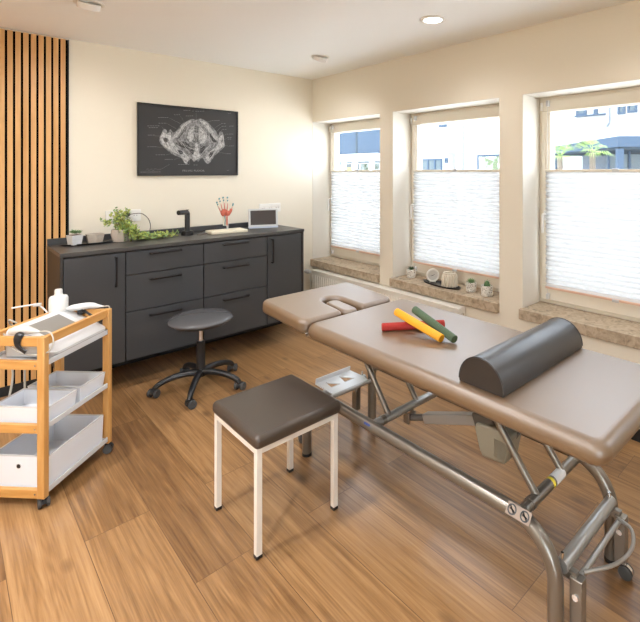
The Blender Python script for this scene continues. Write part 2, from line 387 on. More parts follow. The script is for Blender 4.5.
box(bm, WX, OX, FY, BY, 0, SZ-.07); box(bm, WX, OX, FY, BY, TZ, CZ)
for i in range(0, len(edges)-1, 2):
    if edges[i+1]-edges[i] > .01: box(bm, WX, OX, edges[i], edges[i+1], SZ-.07, TZ)
obj('wall_right', bm, M['wall'], kind='structure', smooth=0)
# white plaster linings of the reveals
bm = BM()
for a, b in WIN:
    box(bm, WX+.001, OX-.08, a-.001, b, TZ-.004, TZ+.001)
    box(bm, WX+.001, OX-.08, a-.001, a+.003, SZ, TZ-.004); box(bm, WX+.001, OX-.08, b-.003, b+.001 if b < 4 else b, SZ, TZ-.004)
obj('trim_1', bm, M['reveal'], kind='structure', smooth=0)
obj('baseboard_back', B(LX, WX, BY-.018, BY, 0, .066), M['blkmat'], kind='structure', bevel=.002)
obj('baseboard_right', B(WX-.018, WX, FY, BY-.018, 0, .066), M['blkmat'], kind='structure', bevel=.002)
FX = 2.974                                # inner face of the window frames
def hframe(bm, x0, x1, y0, y1, z0, z1, w, wb=None, wt=None):
    wb = wb or w; wt = wt or w
    box(bm, x0, x1, y0, y1, z0, z0+wb); box(bm, x0, x1, y0, y1, z1-wt, z1)
    box(bm, x0, x1, y0, y0+w, z0+wb, z1-wt); box(bm, x0, x1, y1-w, y1, z0+wb, z1-wt)
    return bm
for i, (a, b) in enumerate(WIN, 1):
    r = bpy.data.objects.new('window_%d' % i, None); COL.objects.link(r); r.location = (FX, (a+b)/2, SZ); r['kind'] = 'structure'
    obj('window_frame', hframe(BM(), FX+.006, FX+.075, a+.002, b-.002, SZ, TZ-.003, .036), M['upvc'], r, True, bevel=.004)
    obj('sash', hframe(BM(), FX-.012, FX+.06, a+.026, b-.026, SZ+.026, TZ-.024, .066, .102, .082), M['upvc'], r, True, bevel=.006)
    obj('glazing_gasket', hframe(BM(), FX+.02, FX+.035, a+.088, b-.088, SZ+.124, TZ-.102, .008), M['upvcw'], r, True)
    obj('glass_pane', B(FX+.026, FX+.030, a+.094, b-.094, SZ+.128, TZ-.106), M['glass'], r, True)
    obj('window_sill', B(WX-.03, FX+.03, a-(0 if i == 4 else .0), b if i == 1 else b+.012, SZ-.07, SZ), M['stone'], r, True, bevel=.004)
    # handle on the far stile
    hy = b-.058; hz = 1.205
    hb = obj('handle_plate', B(FX-.020, FX-.012, hy-.013, hy+.013, hz-.045, hz+.025), M['upvcw'], r, True, bevel=.003)
    obj('handle', Tb(fillet([(FX-.018, hy, hz), (FX-.058, hy, hz), (FX-.058, hy, hz-.125)], .014), [.010]*20 if False else .009), M['upvcw'], r, True)
    obj('hinge', Tb([(FX-.022, b-.032, TZ-.095), (FX-.022, b-.032, TZ-.04)], .008), M['upvcw'], r, True)
    obj('drip_profile', B(FX+.062, FX+.10, a+.04, b-.04, SZ+.02, SZ+.045), M['gasket'], r, True)

r = bpy.data.objects.new('window_5', None); COL.objects.link(r); r.location = (-1.2, FY-.1, 0); r['kind'] = 'structure'  # unseen glazed opening added to bring soft daylight onto the walls
for k in range(1):
    xa = -1.9+1.4*k
    fb = xform(hframe(BM(), -.03, .03, -.7, .7, .0, 2.2, .06), Matrix.Translation((xa+.7, FY-.1, 0)) @ Matrix.Rotation(PI/2, 4, 'Z'))
    obj('added_opening_frame', fb, M['upvc'], r, True, bevel=.004)
    obj('glass_pane', B(xa+.06, xa+1.34, FY-.102, FY-.098, .06, 2.14), M['glass'], r, True)
blab = ['white pleated blind on the window nearest the back corner', 'white pleated blind on the middle window above the three potted cacti',
        'white pleated blind on the window right of the picture above the charcoal bolster', 'white pleated blind on the added unseen window behind the camera']
def pleated(i, a, b):
    y0, y1 = a+.070, b-.070; zt, zb = 1.505, .700; x = FX-.014
    t = thing('pleated_blind', blab[i], 'blind', (x, (y0+y1)/2, zb), 0, 'pleated blinds')
    n = 25; bm = BM(); prev = None
    for k in range(2*n+1):
        z = zt-.008-(zt-zb-.024)*k/(2*n); xx = x-.008 if k % 2 else x-.028
        cur = [bm.verts.new((xx, y0, z)), bm.verts.new((xx, y1, z))]
        if prev: bm.faces.new((prev[0], prev[1], cur[1], cur[0]))
        prev = cur
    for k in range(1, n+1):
        z = zt-.008-(zt-zb-.024)*(2*k-1)/(2*n); box(bm, x-.0095, x-.0075, y0, y1, z-.0022, z+.0022, 1)  # grey strips for doubled cloth at the creases, standing in for pleat shading
    obj('pleated_fabric', bm, [M['blind'], M['pleatshade']], t, True, smooth=0)
    obj('top_rail', B(x-.028, x-.008, y0, y1, zt-.008, zt+.008), M['upvc'], t, True, bevel=.002)
    obj('bottom_rail', B(x-.028, x-.008, y0, y1, zb, zb+.016), M['copper'], t, True, bevel=.002)
    ym = (y0+y1)/2
    obj('pull_tab', B(x-.036, x-.028, ym-.02, ym+.02, zt-.008, zt+.012), M['white'], t, True, bevel=.002)
    obj('pull_tab', B(x-.036, x-.028, ym-.02, ym+.02, zb-.004, zb+.014), M['white'], t, True, bevel=.002)
    for yy in (y0+.012, y1-.012):
        obj('guide_cord', Tb([(x-.018, yy, SZ+.06), (x-.018, yy, TZ-.045)], .0012, n=5), M['white'], t, True)
        obj('cord_bracket', B(x-.026, x+.003, yy-.009, yy+.009, TZ-.07, TZ-.03), M['white'], t, True, bevel=.002)
        obj('cord_bracket', B(x-.026, x+.003, yy-.009, yy+.009, SZ+.04, SZ+.075), M['white'], t, True, bevel=.002)
for i, (a, b) in enumerate(WIN): pleated(i, a, b)

# slatted oak panel on the back wall
t = thing('slatted_wall_panel', 'vertical oak slats on black felt covering the back wall left of the picture', 'wall panel', (-.4, BY, .066))
x1 = .650
obj('felt_backing', B(-1.2, x1, BY-.008, BY-.0005, .066, CZ-.012), M['felt'], t, True)
bm = BM(); k = 0; xx = x1-.014
pitch = .0414
while xx > -1.18:
    box(bm, xx-.0280, xx, BY-.020, BY-.008, .067, CZ-.012); xx -= pitch
obj('oak_slats', bm, M['oak'], t, True, smooth=0)
t = obj('panel_edge_strip', B(x1, x1+.006, BY-.020, BY-.0005, .066, CZ-.012), M['blkmat'], t, True)

# ---------------------------------------------------------------- cabinets (wall hung)
CF, CB = 3.545, BY-.001                   # front and back of the run
CZ0, CZ1 = .199, .957
def unit(name, label, x0, x1):
    t = thing(name, label, 'cabinet', ((x0+x1)/2, (CF+CB)/2, CZ0), 0, 'wall hung cabinet units')
    bm = box(BM(), x0+.001, x1-.001, CF+.022, CB, CZ0, CZ1)
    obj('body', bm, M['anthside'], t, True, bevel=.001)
    return t
def hand_h(p, xa, xb, z):
    y = CF-.030
    obj('handle', tube(BM(), fillet([(xa, CF, z), (xa, y, z), (xb, y, z), (xb, CF, z)], .004, 3), .0048, sq=True), M['handle'], p, True, smooth=0)
def hand_v(p, x, za, zb):
    y = CF-.030
    obj('handle', tube(BM(), fillet([(x, CF, za), (x, y, za), (x, y, zb), (x, CF, zb)], .004, 3), .0048, sq=True), M['handle'], p, True, smooth=0)
G = .0035
def front(name, t, x0, x1, z0, z1):
    return obj(name, B(x0+G, x1-G, CF, CF+.020, z0+G, z1-G), M['anth'], t, True, bevel=.0015)
tl = unit('cabinet_unit', 'dark grey door cabinet at the left end beside the oak slats', .547, .897)
d = front('door', tl, .547, .897, CZ0, .950); hand_v(d, .836, .729, .920)
obj('end_panel', B(.531, .546, CF-.001, CB, CZ0, CZ1), M['anthside'], tl, True, bevel=.001)
for x0, x1, lab, ha, hb_ in ((.897, 1.425, 'dark grey three drawer cabinet right of the left door, under the trailing plant', 1.048, 1.252), (1.425, 1.957, 'dark grey three drawer cabinet under the anatomical hand, next to the right door', 1.579, 1.780)):
    t = unit('cabinet_unit', lab, x0, x1)
    for z0, z1, zh in ((.788, .950, .921), (.533, .788, .740), (CZ0, .533, .487)):
        d = front('drawer', t, x0, x1, z0, z1); hand_h(d, ha, hb_, zh)
tr = unit('cabinet_unit', 'dark grey door cabinet at the right end nearest the windows', 1.957, 2.297)
d = front('door', tr, 1.957, 2.297, CZ0, .950); hand_v(d, 1.998, .725, .920)
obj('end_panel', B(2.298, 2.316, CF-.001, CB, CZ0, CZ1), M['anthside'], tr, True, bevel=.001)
wt = thing('worktop', 'long anthracite worktop with a low upstand lying on the cabinets', 'worktop', (1.42, 3.8, CZ1))
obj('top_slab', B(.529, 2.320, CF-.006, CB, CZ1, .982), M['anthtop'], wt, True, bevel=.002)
obj('upstand', B(.529, 2.035, BY-.034, BY-.021, .982, 1.026), M['anth'], wt, True, bevel=.0015)
obj('upstand_return', B(.660, 2.035, BY-.0215, BY-.001, .982, 1.026), M['anth'], wt, True)

# ---------------------------------------------------------------- picture on the back wall
px0, px1, pz0, pz1 = 1.100, 1.928, 1.464, 2.045
pt = thing('framed_poster', 'black framed anatomical poster of a pale pelvis on the back wall', 'picture', ((px0+px1)/2, BY, pz0))
py = BY-.001
bm = BM()
fw = .011
box(bm, px0, px1, py-.024, py, pz0, pz0+fw); box(bm, px0, px1, py-.024, py, pz1-fw, pz1)
box(bm, px0, px0+fw, py-.024, py, pz0+fw, pz1-fw); box(bm, px1-fw, px1, py-.024, py, pz0+fw, pz1-fw)
obj('frame', bm, M['blk'], pt, True, bevel=.001)
sheet = obj('poster_sheet', B(px0+fw, px1-fw, py-.014, py, pz0+fw, pz1-fw), M['poster'], pt, True)
def pp(x, y):                              # point of the drawing on the sheet
    u = (x-78)/459; top = 100+50*u; bot = 435+2*u
    return (px0+u*(px1-px0), pz0+(bot-y)/(bot-top)*(pz1-pz0))
def flat(pts, lift, m, nm='drawing'):
    P = [pp(*p) for p in pts]; bm = BM()
    prism(bm, [(p[0], p[1]) for p in P], 0, .0004)
    xform(bm, Matrix.Translation((0, py-.0142-lift, 0)) @ Matrix.Rotation(PI/2, 4, 'X'))
    return obj(nm, bm, m, pt, True, smooth=0)
outl = [(290, 187), (310, 178), (330, 182), (350, 177), (374, 187), (400, 208), (425, 236), (436, 256), (446, 236), (458, 240), (464, 262), (468, 290), (470, 305), (455, 318), (438, 332), (420, 347), (405, 366), (395, 379), (385, 384), (372, 374), (362, 358), (348, 362), (340, 374), (331, 366), (320, 374), (308, 360), (298, 366), (288, 384), (275, 378), (262, 355), (240, 346), (215, 332), (188, 308), (170, 286), (167, 262), (178, 242), (184, 224), (196, 226), (204, 240), (214, 224), (226, 238), (240, 232), (258, 208), (272, 194)]
flat(smoothpath([(*p, 0) for p in outl], 3) and [(v.x, v.y) for v in smoothpath([(*p, 0) for p in outl], 3)][:-1], 0, M['inkg'], 'pelvis_drawing')
def sm(pts, n=4): return [(v.x, v.y) for v in smoothpath([(*p, 0) for p in pts], n)]
lights = [
    [(170, 268), (176, 244), (186, 232), (198, 246), (212, 238), (222, 252), (232, 262), (226, 282), (238, 300), (258, 318), (250, 334), (226, 326), (200, 308), (182, 292)],
    [(462, 250), (466, 292), (452, 312), (424, 330), (405, 352), (388, 372), (374, 350), (392, 330), (420, 312), (436, 290), (444, 262)],
    [(262, 212), (288, 190), (312, 188), (286, 206), (262, 232), (238, 262), (228, 254)],
    [(346, 186), (372, 192), (400, 220), (424, 250), (436, 272), (420, 276), (398, 246), (372, 214)],
    [(252, 330), (262, 318), (280, 336), (296, 356), (286, 378), (274, 372)],
    [(326, 290), (336, 290), (342, 330), (352, 348), (332, 366), (312, 350), (322, 326)],
    [(286, 262), (300, 228), (318, 212), (314, 240), (320, 262), (304, 282)],
    [(346, 212), (366, 232), (382, 258), (370, 284), (350, 292), (344, 262)]]
for q in lights: flat(sm(q+[q[0]])[:-1], .0006, M['inkl'], 'bone_highlight')
darks = [[(328, 206), (335, 212), (337, 232), (331, 245), (324, 234), (323, 214)], [(331, 262), (337, 272), (331, 284), (325, 273)],
    [(262, 242), (284, 212), (276, 236), (256, 262), (244, 268)], [(392, 238), (412, 264), (428, 282), (414, 286), (396, 262)],
    [(236, 290), (262, 280), (292, 288), (302, 316), (282, 312), (258, 304)], [(396, 332), (420, 322), (410, 340), (396, 356), (390, 348)],
    [(244, 318), (262, 322), (270, 336), (256, 338)], [(348, 300), (372, 304), (362, 330), (350, 334)], [(300, 322), (314, 310), (318, 334), (306, 346)],
    [(182, 268), (196, 262), (206, 276), (192, 284)]]
for q in darks: flat(sm(q+[q[0]])[:-1], .0012, M['inkd'] if q[0][0] in (328, 331) else M['poster'], 'bone_shadow')
def inside(x, y):
    c = False; j = len(outl)-1
    for i in range(len(outl)):
        (xi, yi), (xj, yj) = outl[i], outl[j]
        if (yi > y) != (yj > y) and x < (xj-xi)*(y-yi)/(yj-yi)+xi: c = not c
        j = i
    return c
def hatch(n, dark):
    out = []
    while len(out) < n:
        x = random.uniform(170, 470); y = random.uniform(180, 380)
        a = math.atan2(y-255, abs(x-331)+1e-3)+PI/2; sg = 1 if x > 331 else -1; l = random.uniform(8, 24); q = []
        for k in range(5):
            t = k/4-.5; aa = a+t*.5; px_, py_2 = x+sg*math.cos(aa)*l*t, y+math.sin(aa)*l*t
            if not inside(px_, py_2): break
            q.append((px_, py_2))
        if len(q) == 5: out.append(q)
    return out
def ink_line(nm, segs, w, m, lift=.0018):
    bm = BM()
    for q in segs:
        P = [pp(*p) for p in q]
        tube(bm, [(p[0], py-.0142-lift, p[1]) for p in P], w, n=4)
    return obj(nm, bm, m, pt, True, smooth=0)
ink_line('contour_print', [sm(q) for q in ([(240, 262), (268, 214), (306, 192)], [(246, 270), (280, 300), (322, 318)], [(352, 196), (388, 226), (430, 268)], [(340, 200), (372, 240), (412, 290)],
    [(330, 184), (330, 360)], [(290, 290), (312, 262), (318, 210)], [(372, 292), (350, 262), (344, 206)], [(258, 276), (290, 320), (322, 350)], [(400, 296), (372, 320), (344, 352)],
    [(172, 286), (210, 318), (262, 346), (282, 378)], [(468, 300), (424, 330), (386, 380)])], .0013, M['ink'])
ink_line('engraving_print', hatch(230, 0), .0007, M['ink'], .0019)
ink_line('engraving_print_shadow', hatch(260, 1), .0010, M['inkd'], .0017)
ink_line('pointer_print', [[(208, 172), (268, 204)], [(258, 164), (276, 192)], [(196, 196), (240, 222)], [(176, 212), (200, 236)], [(148, 254), (174, 254)], [(155, 304), (190, 306)], [(195, 340), (225, 334)], [(230, 362), (262, 352)],
    [(404, 188), (378, 194)], [(448, 204), (412, 226)], [(452, 216), (424, 240)], [(456, 230), (440, 246)], [(476, 250), (462, 258)], [(480, 268), (466, 276)], [(488, 304), (470, 302)], [(476, 338), (440, 332)], [(330, 150), (330, 180)], [(298, 366), (300, 386)]], .0006, M['inkdim'])
# captions too small to read: short dashes the size of words
cap = []
for x, y, w in ((162, 170, 46), (230, 158, 30), (164, 196, 34), (118, 208, 52), (124, 216, 40), (120, 250, 30), (118, 303, 38), (152, 340, 42), (190, 361, 38), (282, 164, 36), (406, 187, 40), (450, 202, 26), (454, 214, 26), (458, 228, 24), (492, 214, 24), (480, 250, 34), (482, 266, 26), (484, 273, 20), (490, 304, 30), (478, 339, 24), (248, 385, 52), (318, 388, 22), (90, 418, 84), (486, 156, 16), (480, 414, 12), (272, 139, 34), (312, 142, 8), (326, 143, 44)):
    n = max(2, w//9); xx = x
    for k in range(n):
        ww = w/n*random.uniform(.6, .9); cap.append([(xx, y), (xx+ww, y)]); xx += w/n
ink_line('caption_print', cap, .0014, M['inkdim'])
ink_line('signature', [sm([(112, 410), (120, 402), (124, 412), (134, 404), (142, 412), (150, 402), (160, 408), (176, 404), (190, 396), (210, 384)])], .0007, M['inkdim'])
bm = mesh_text('PELVIC FLOOR', .021)
tw = pp(318, 418)
xform(bm, Matrix.Translation((tw[0], py-.0158, tw[1])) @ Matrix.Rotation(PI/2, 4, 'X') @ Matrix.Diagonal((1.35, 1, 1, 1)))
obj('poster_title', bm, M['inkdim'], pt, True, smooth=0)

# ---------------------------------------------------------------- sockets
def socket(x0, x1, z0, z1, n, lab):
    t = thing('socket_panel', lab, 'socket', ((x0+x1)/2, BY, z0), 0, 'white socket panels')
    y = BY-.0005
    obj('cover_frame', B(x0, x1, y-.010, y, z0, z1), M['sock'], t, True, bevel=.003)
    for k in range(n):
        cx = x0+(k+.5)*(x1-x0)/n; cz = (z0+z1)/2
        b = BM(); lathe(b, [(.021, 0), (.021, .003), (.018, .003), (.017, .001), (0, .001)], n=20)
        xform(b, Matrix.Translation((cx, y-.010, cz)) @ Matrix.Rotation(PI/2, 4, 'X'))
        s = obj('outlet', b, M['sock'], t, True)
        b = BM()
        for dx in (-.0095, .0095): cyl(b, (dx, 0), .003, .0012, .0024, n=8)
        xform(b, Matrix.Translation((cx, y-.010, cz)) @ Matrix.Rotation(PI/2, 4, 'X')); obj('pin_hole', b, M['metal_d'], s, True)
    return t
socket(.885, 1.128, 1.108, 1.200, 3, 'white triple socket panel behind the trailing plant with a black plug')
socket(2.145, 2.372, 1.105, 1.189, 3, 'white triple socket panel above the tablet frame')
pl = thing('power_plug', 'black plug and thin dark cord in the socket behind the trailing plant', 'plug', (1.03, BY-.011, 1.165))
obj('plug_body', Tb([(1.03, BY-.014, 1.165), (1.03, BY-.05, 1.166)], [.019, .013], n=14), M['blk'], pl, True)
obj('power_cord', Tb(smoothpath([(1.03, BY-.05, 1.166), (1.07, BY-.07, 1.172), (1.12, BY-.06, 1.168), (1.165, BY-.05, 1.13), (1.185, BY-.045, 1.08), (1.18, BY-.05, 1.03), (1.15, BY-.06, .986)]), .0032, n=8), M['metal_d'], pl, True)

# ---------------------------------------------------------------- things on the worktop
TZ_ = .982
def leafmesh(bm, c, d, up, l, w, mi=0):
    d = d.normalized(); s = d.cross(up); s = s.normalized() if s.length > .01 else Vector((1, 0, 0)); n = s.cross(d)
    p = [c, c+d*l*.45+s*w*.5+n*l*.08, c+d*l, c+d*l*.45-s*w*.5+n*l*.08]; mid = c+d*l*.5-n*l*.03
    v = [bm.verts.new(q) for q in p]+[bm.verts.new(mid)]
    for f in ((0, 1, 4), (1, 2, 4), (2, 3, 4), (3, 0, 4)): bm.faces.new([v[i] for i in f]).material_index = mi
def rv(s=1): return Vector((random.uniform(-s, s), random.uniform(-s, s), random.uniform(-s, s)))
o = obj('oval_tray', lathe(BM(), [(0, 0), (.095, 0), (.112, .012), (.108, .013), (.092, .004), (0, .004)], n=40), M['blk'])
o.scale = (1.55, .62, 1); o.location = (.750, 3.89, TZ_+.0005)
tag(o, 'low black oval tray at the left end of the worktop under two planters', 'tray')
# white square pot with succulent
t = thing('potted_succulent', 'small green succulent in a tapered white pot at the left end of the worktop', 'plant', (.662, 3.86, TZ_+.006), .35)
bm = BM(); n = 4
for (s0, z0, s1, z1) in ((.029, 0, .037, .070),):
    a = [bm.verts.new((x*s0, y*s0, z0)) for x, y in ((-1, -1), (1, -1), (1, 1), (-1, 1))]; b = [bm.verts.new((x*s1, y*s1, z1)) for x, y in ((-1, -1), (1, -1), (1, 1), (-1, 1))]
    c = [bm.verts.new((x*(s1-.005), y*(s1-.005), z1)) for x, y in ((-1, -1), (1, -1), (1, 1), (-1, 1))]; d_ = [bm.verts.new((x*(s1-.007), y*(s1-.007), z1-.01)) for x, y in ((-1, -1), (1, -1), (1, 1), (-1, 1))]
    bm.faces.new(a[::-1])
    for P, Q in ((a, b), (b, c), (c, d_)):
        for k in range(4): bm.faces.new((P[k], P[(k+1) % 4], Q[(k+1) % 4], Q[k]))
    bm.faces.new(d_)
obj('pot', bm, M['white'], t, bevel=.004, smooth=0)
obj('soil', B(-.030, .030, -.030, .030, .058, .0700), M['terr'], t)
bm = BM()
for k in range(7):
    c = Vector((random.uniform(-.022, .022), random.uniform(-.022, .022), .074))
    for j in range(12):
        a = j*2.4; d = Vector((math.cos(a), math.sin(a), .5+j*.12)); leafmesh(bm, c+Vector((0, 0, .004)), d, Vector((0, 0, 1)), random.uniform(.022, .036), .015)
obj('foliage', bm, M['succ'], t, smooth=60)
# faceted concrete planter
t = obj('concrete_planter', BM() if False else (lambda b: (lathe(b, [(0, 0), (.048, 0), (.062, .062), (.054, .062), (.044, .014), (0, .014)], n=6), b)[1])(BM()), M['concrete'], smooth=0)
t.location = (.788, 3.89, TZ_+.006); t.rotation_euler[2] = .5
tag(t, 'empty faceted concrete planter beside the white pot', 'planter')
# big planter and trailing plant
t = thing('trailing_plant', 'trailing yellow green plant in a pale concrete pot, spilling along the worktop', 'plant', (.945, 3.875, TZ_))
obj('pot', lathe(BM(), [(0, 0), (.050, 0), (.062, .05), (.058, .088), (.050, .088), (.046, .07), (0, .07)], n=9), M['concrete'], t, smooth=25)
stems = BM(); fol = BM()
def vine(pts, dens=26, sp=.022):
    P = smoothpath(pts, 6); tube(stems, P, .0016, n=4)
    for k in range(dens*len(pts)//3):
        p = P[random.randrange(len(P))]+rv(sp); leafmesh(fol, p, rv()+Vector((0, 0, .3)), rv()+Vector((0, -.4, 1)), random.uniform(.018, .030), random.uniform(.014, .022), mi=random.random() < .45)
for k in range(12):
    a = random.uniform(0, 2*PI); r = random.uniform(.02, .09); h = random.uniform(.08, .20)
    vine([(0, 0, .08), (r*.5*math.cos(a), r*.5*math.sin(a), .08+h*.6), (r*math.cos(a)-.01, r*math.sin(a), h+.04)], 26)
vine([(0, 0, .09), (-.05, -.01, .15), (-.11, -.02, .12)], 26, .013)
vine([(0, 0, .12), (-.09, 0, .15), (-.13, -.01, .16)], 12, .008)
for k in range(13):
    e = random.uniform(.12, .37); yy = random.uniform(-.11, .03)
    vine([(0, 0, .085), (.06+random.uniform(-.02, .02), yy*.5-.02, .12-random.uniform(0, .04)), (.11, yy, .035), (e*.75+.05, yy, .022), (e+.04, yy*.8, .016)], 30, .019)
for k in range(6):
    vine([(0, -.03, .085), (.03+random.uniform(-.03, .05), -.075, .08), (.05+random.uniform(-.04, .06), -.10, .02)], 26, .018)
for v in fol.verts:
    if v.co.z < .003: v.co.z = .003+random.random()*.006
obj('stems', stems, M['stem'], t); obj('foliage', fol, [M['leafb'], M['leafd']], t, smooth=60)
# black tap / dispenser
t = thing('black_tap', 'matt black angular tap standing on the worktop', 'tap', (1.425, 3.875, TZ_))
obj('base', lathe(BM(), [(0, 0), (.046, 0), (.046, .028), (.038, .034), (0, .034)]), M['blk'], t)
obj('column', Tb([(0, 0, .028), (0, 0, .176)], .020, n=18), M['blk'], t)
obj('spout', Tb(fillet([(.0, 0, .16), (0, 0, .184), (-.085, -.045, .188)], .012), .019, n=16), M['blk'], t)
obj('lever', B(-.01, .012, -.006, .006, .200, .206), M['blk'], t, bevel=.003)
o = obj('marker_pen', Tb([(1.475, 3.80, TZ_+.005), (1.56, 3.815, TZ_+.005)], .0045, n=10), M['metal_d']); tag(o, 'thin dark pen lying on the worktop right of the tap', 'pen')
# anatomical hand on a base board
t = thing('anatomical_hand', 'red and white anatomical hand model standing on an ivory base board', 'model', (1.72, 3.80, TZ_), -.08)
obj('base_board', B(-.150, .150, -.085, .085, 0, .022), M['ivory'], t, bevel=.004)
obj('support_post', Tb([(.018, .03, .02), (.018, .03, .10)], .008, n=10), M['white'], t)
hm = BM()
def limb(pts, rs): tube(hm, smoothpath(pts, 4), [rs[0]+(rs[-1]-rs[0])*i/(4*(len(pts)-1)) for i in range(4*(len(pts)-1)+1)], n=10)
Y0 = .03
limb([(.0, Y0, .055), (.002, Y0, .10), (-.002, Y0, .135)], (.021, .024))
obj('forearm', hm, M['tendon'], t, smooth=60)
hm = BM()
ball(hm, (-.010, Y0, .165), .032, .95, .45, 1.05, 14, 10); ball(hm, (.014, Y0-.012, .160), .021, .8, .7, 1.2)
limb([(.018, Y0-.008, .145), (.038, Y0-.014, .175), (.046, Y0-.012, .195)], (.014, .010))
obj('palm_muscles', hm, M['muscle'], t, smooth=60)
fing = [((-.040, .185), (-.062, .222), (-.074, .255)), ((-.026, .195), (-.042, .245), (-.054, .285)), ((-.008, .200), (-.014, .25), (-.022, .294)), ((.010, .197), (.016, .245), (.014, .292)), ((.040, .190), (.056, .215), (.063, .236))]
for i, f in enumerate(fing):
    hm = BM(); P = [(p[0], Y0-.004*j, p[1]) for j, p in enumerate(f)]
    limb(P, (.0085, .0055)); fo = obj('finger', hm, M['tendon'], t, smooth=60)
    mb = BM(); ball(mb, P[2], .0075, 1, 1, 1.2, 8, 6); ball(mb, ((P[1][0]+P[2][0])/2, Y0-.009, (P[1][1+1]+P[2][2])/2), .006, 1, 1, 1.5, 8, 6)
    obj('joint_mark', mb, M['teal'], fo, smooth=60)
    mb = BM(); tube(mb, [(P[0][0], Y0-.009, P[0][2]-.02), (P[1][0], Y0-.013, P[1][2]), ], [.0045, .002], n=8); obj('tendon_strip', mb, M['muscle'], fo, smooth=60)
for dx, m_ in ((-.012, 'teal'), (.0, 'muscle'), (.011, 'muscle')):
    obj('forearm_strip', Tb([(dx+.0, Y0-.021, .058), (dx*.8, Y0-.024, .10), (dx-.004, Y0-.022, .145)], .0035, n=6), M[m_], t)
# tablet style picture frame
t = thing('digital_tablet', 'white framed screen with a dark display leaning at the right end of the worktop', 'tablet', (2.095, 3.865, TZ_), -.40)
R_ = Matrix.Translation((0, 0, .012)) @ Matrix.Rotation(-.20, 4, 'X')
obj('housing', xform(B(-.130, .130, -.007, .009, 0, .165), R_), M['white'], t, bevel=.005, seg=3)
obj('screen', xform(B(-.112, .112, -.0085, -.0065, .016, .148), R_), M['screen'], t)
obj('stand', B(-.130, .130, -.03, .06, 0, .014), mat('pale_blue_plastic', (.55, .60, .72), .3), t, bevel=.004)
o = obj('tablet_cable', Tb(smoothpath([(2.19, 3.86, .990), (2.24, 3.92, .987), (2.23, 3.99, 1.0), (2.24, BY-.03, 1.06), (2.25, BY-.014, 1.14)]), .0025, n=6), M['cablew']); tag(o, 'thin white cable running from the tablet frame up to its socket', 'cable')

# ---------------------------------------------------------------- radiator and valve
t = thing('radiator', 'long low white panel radiator under the two windows near the corner', 'radiator', (2.70, 3.0, .10))
bm = BM(); rx0, rx1, ry0, ry1, rz0, rz1 = 2.655, 2.735, 2.06, 3.925, .10, .500
box(bm, rx0+.006, rx1, ry0+.005, ry1-.005, rz0, rz1-.006)
obj('panel', bm, M['radi'], t, True, bevel=.004)
bm = BM(); y = ry0+.03
while y < ry1-.04:
    box(bm, rx0+.001, rx0+.007, y, y+.012, rz0+.03, rz1-.04); y += .0333
obj('rib_pattern', bm, M['radi'], t, True, bevel=.002)
obj('top_grille', B(rx0, rx1, ry0, ry1, rz1-.006, rz1+.004), M['radi'], t, True, bevel=.002)
obj('end_cap', B(rx0, rx1, ry0-.003, ry0+.006, rz0+.02, rz1), M['radi'], t, True, bevel=.002)
obj('bleed_valve', Tb([(rx0+.045, ry0-.003, rz1-.045), (rx0+.045, ry0-.016, rz1-.045)], .011, n=12), M['chrome'], t, True)
b = BM(); lathe(b, [(0, 0), (.019, 0), (.022, .01), (.022, .05), (.018, .06), (.014, .066), (.014, .085), (0, .085)])
xform(b, Matrix.Translation((2.665, 4.04, .475)) @ Matrix.Rotation(PI/2, 4, 'X')); obj('thermostat_knob', b, M['white'], t, True)
obj('supply_pipe', Tb(fillet([(2.70, 3.925, .475), (2.69, 3.958, .475), (2.69, 3.985, .40), (2.69, 4.0, .02)], .02), .008, n=10), M['radi'], t, True)

# ---------------------------------------------------------------- things on the window sill
def cactus(x, y, lab, kind, rz=0, s=1):
    t = thing('potted_cactus', lab, 'plant', (x, y, SZ), rz, 'small potted cacti on the middle sill'); s *= 1.28
    obj('pot', lathe(BM(), [(0, 0), (.026*s, 0), (.030*s, .006), (.032*s, .052*s), (.029*s, .055*s), (.027*s, .046*s), (0, .046*s)]), M['potpat'], t)
    bm = BM()
    if kind == 0:
        for k in range(16):
            a = k*2.4; leafmesh(bm, Vector((0, 0, .046*s)), Vector((math.cos(a), math.sin(a), .5+k*.07)), Vector((0, 0, 1)), .034*s, .013*s)
    elif kind == 1:
        for k in range(26):
            a = k*2.4; leafmesh(bm, Vector((0, 0, .046*s)), Vector((math.cos(a), math.sin(a), .35+k*.05)), Vector((0, 0, 1)), .036*s, .012*s)
    else:
        lathe(bm, [(0, .045), (.019, .058), (.024, .074), (.019, .096), (.007, .110), (0, .111)], n=10)
        for k in range(30):
            a = k*2.4; z = .062+k*.0016; leafmesh(bm, Vector((.016*math.cos(a), .014*math.sin(a), z)), Vector((math.cos(a), math.sin(a), .8)), Vector((0, 0, 1)), .014, .005)
    obj('cactus_body', bm, M['cact'] if kind != 1 else M['succ'], t, smooth=50)
cactus(2.872, 2.735, 'small leafy green cactus in a patterned pot, farthest left on the middle sill', 0)
cactus(2.862, 2.095, 'bright green spiky plant in a patterned pot, just right of the black tray', 1)
cactus(2.838, 1.935, 'dark pointed cactus in a patterned pot at the right end of the middle sill', 2, s=1.1)
o = obj('oval_sill_tray', lathe(BM(), [(0, 0), (.20, 0), (.215, .012), (.208, .013), (.19, .004), (0, .004)], n=44), M['blk'])
o.scale = (.30, .93, 1); o.location = (2.842, 2.372, SZ+.0005); o.rotation_euler[2] = -.06
tag(o, 'black oval tray on the middle window sill under the clock and lantern', 'tray')
t = thing('table_clock', 'small round white clock standing on the black sill tray', 'clock', (2.850, 2.478, SZ+.006), -PI/4+.25)
b = BM(); lathe(b, [(0, 0), (.050, 0), (.054, .004), (.054, .022), (.046, .024), (.044, .018), (0, .018)], n=32)
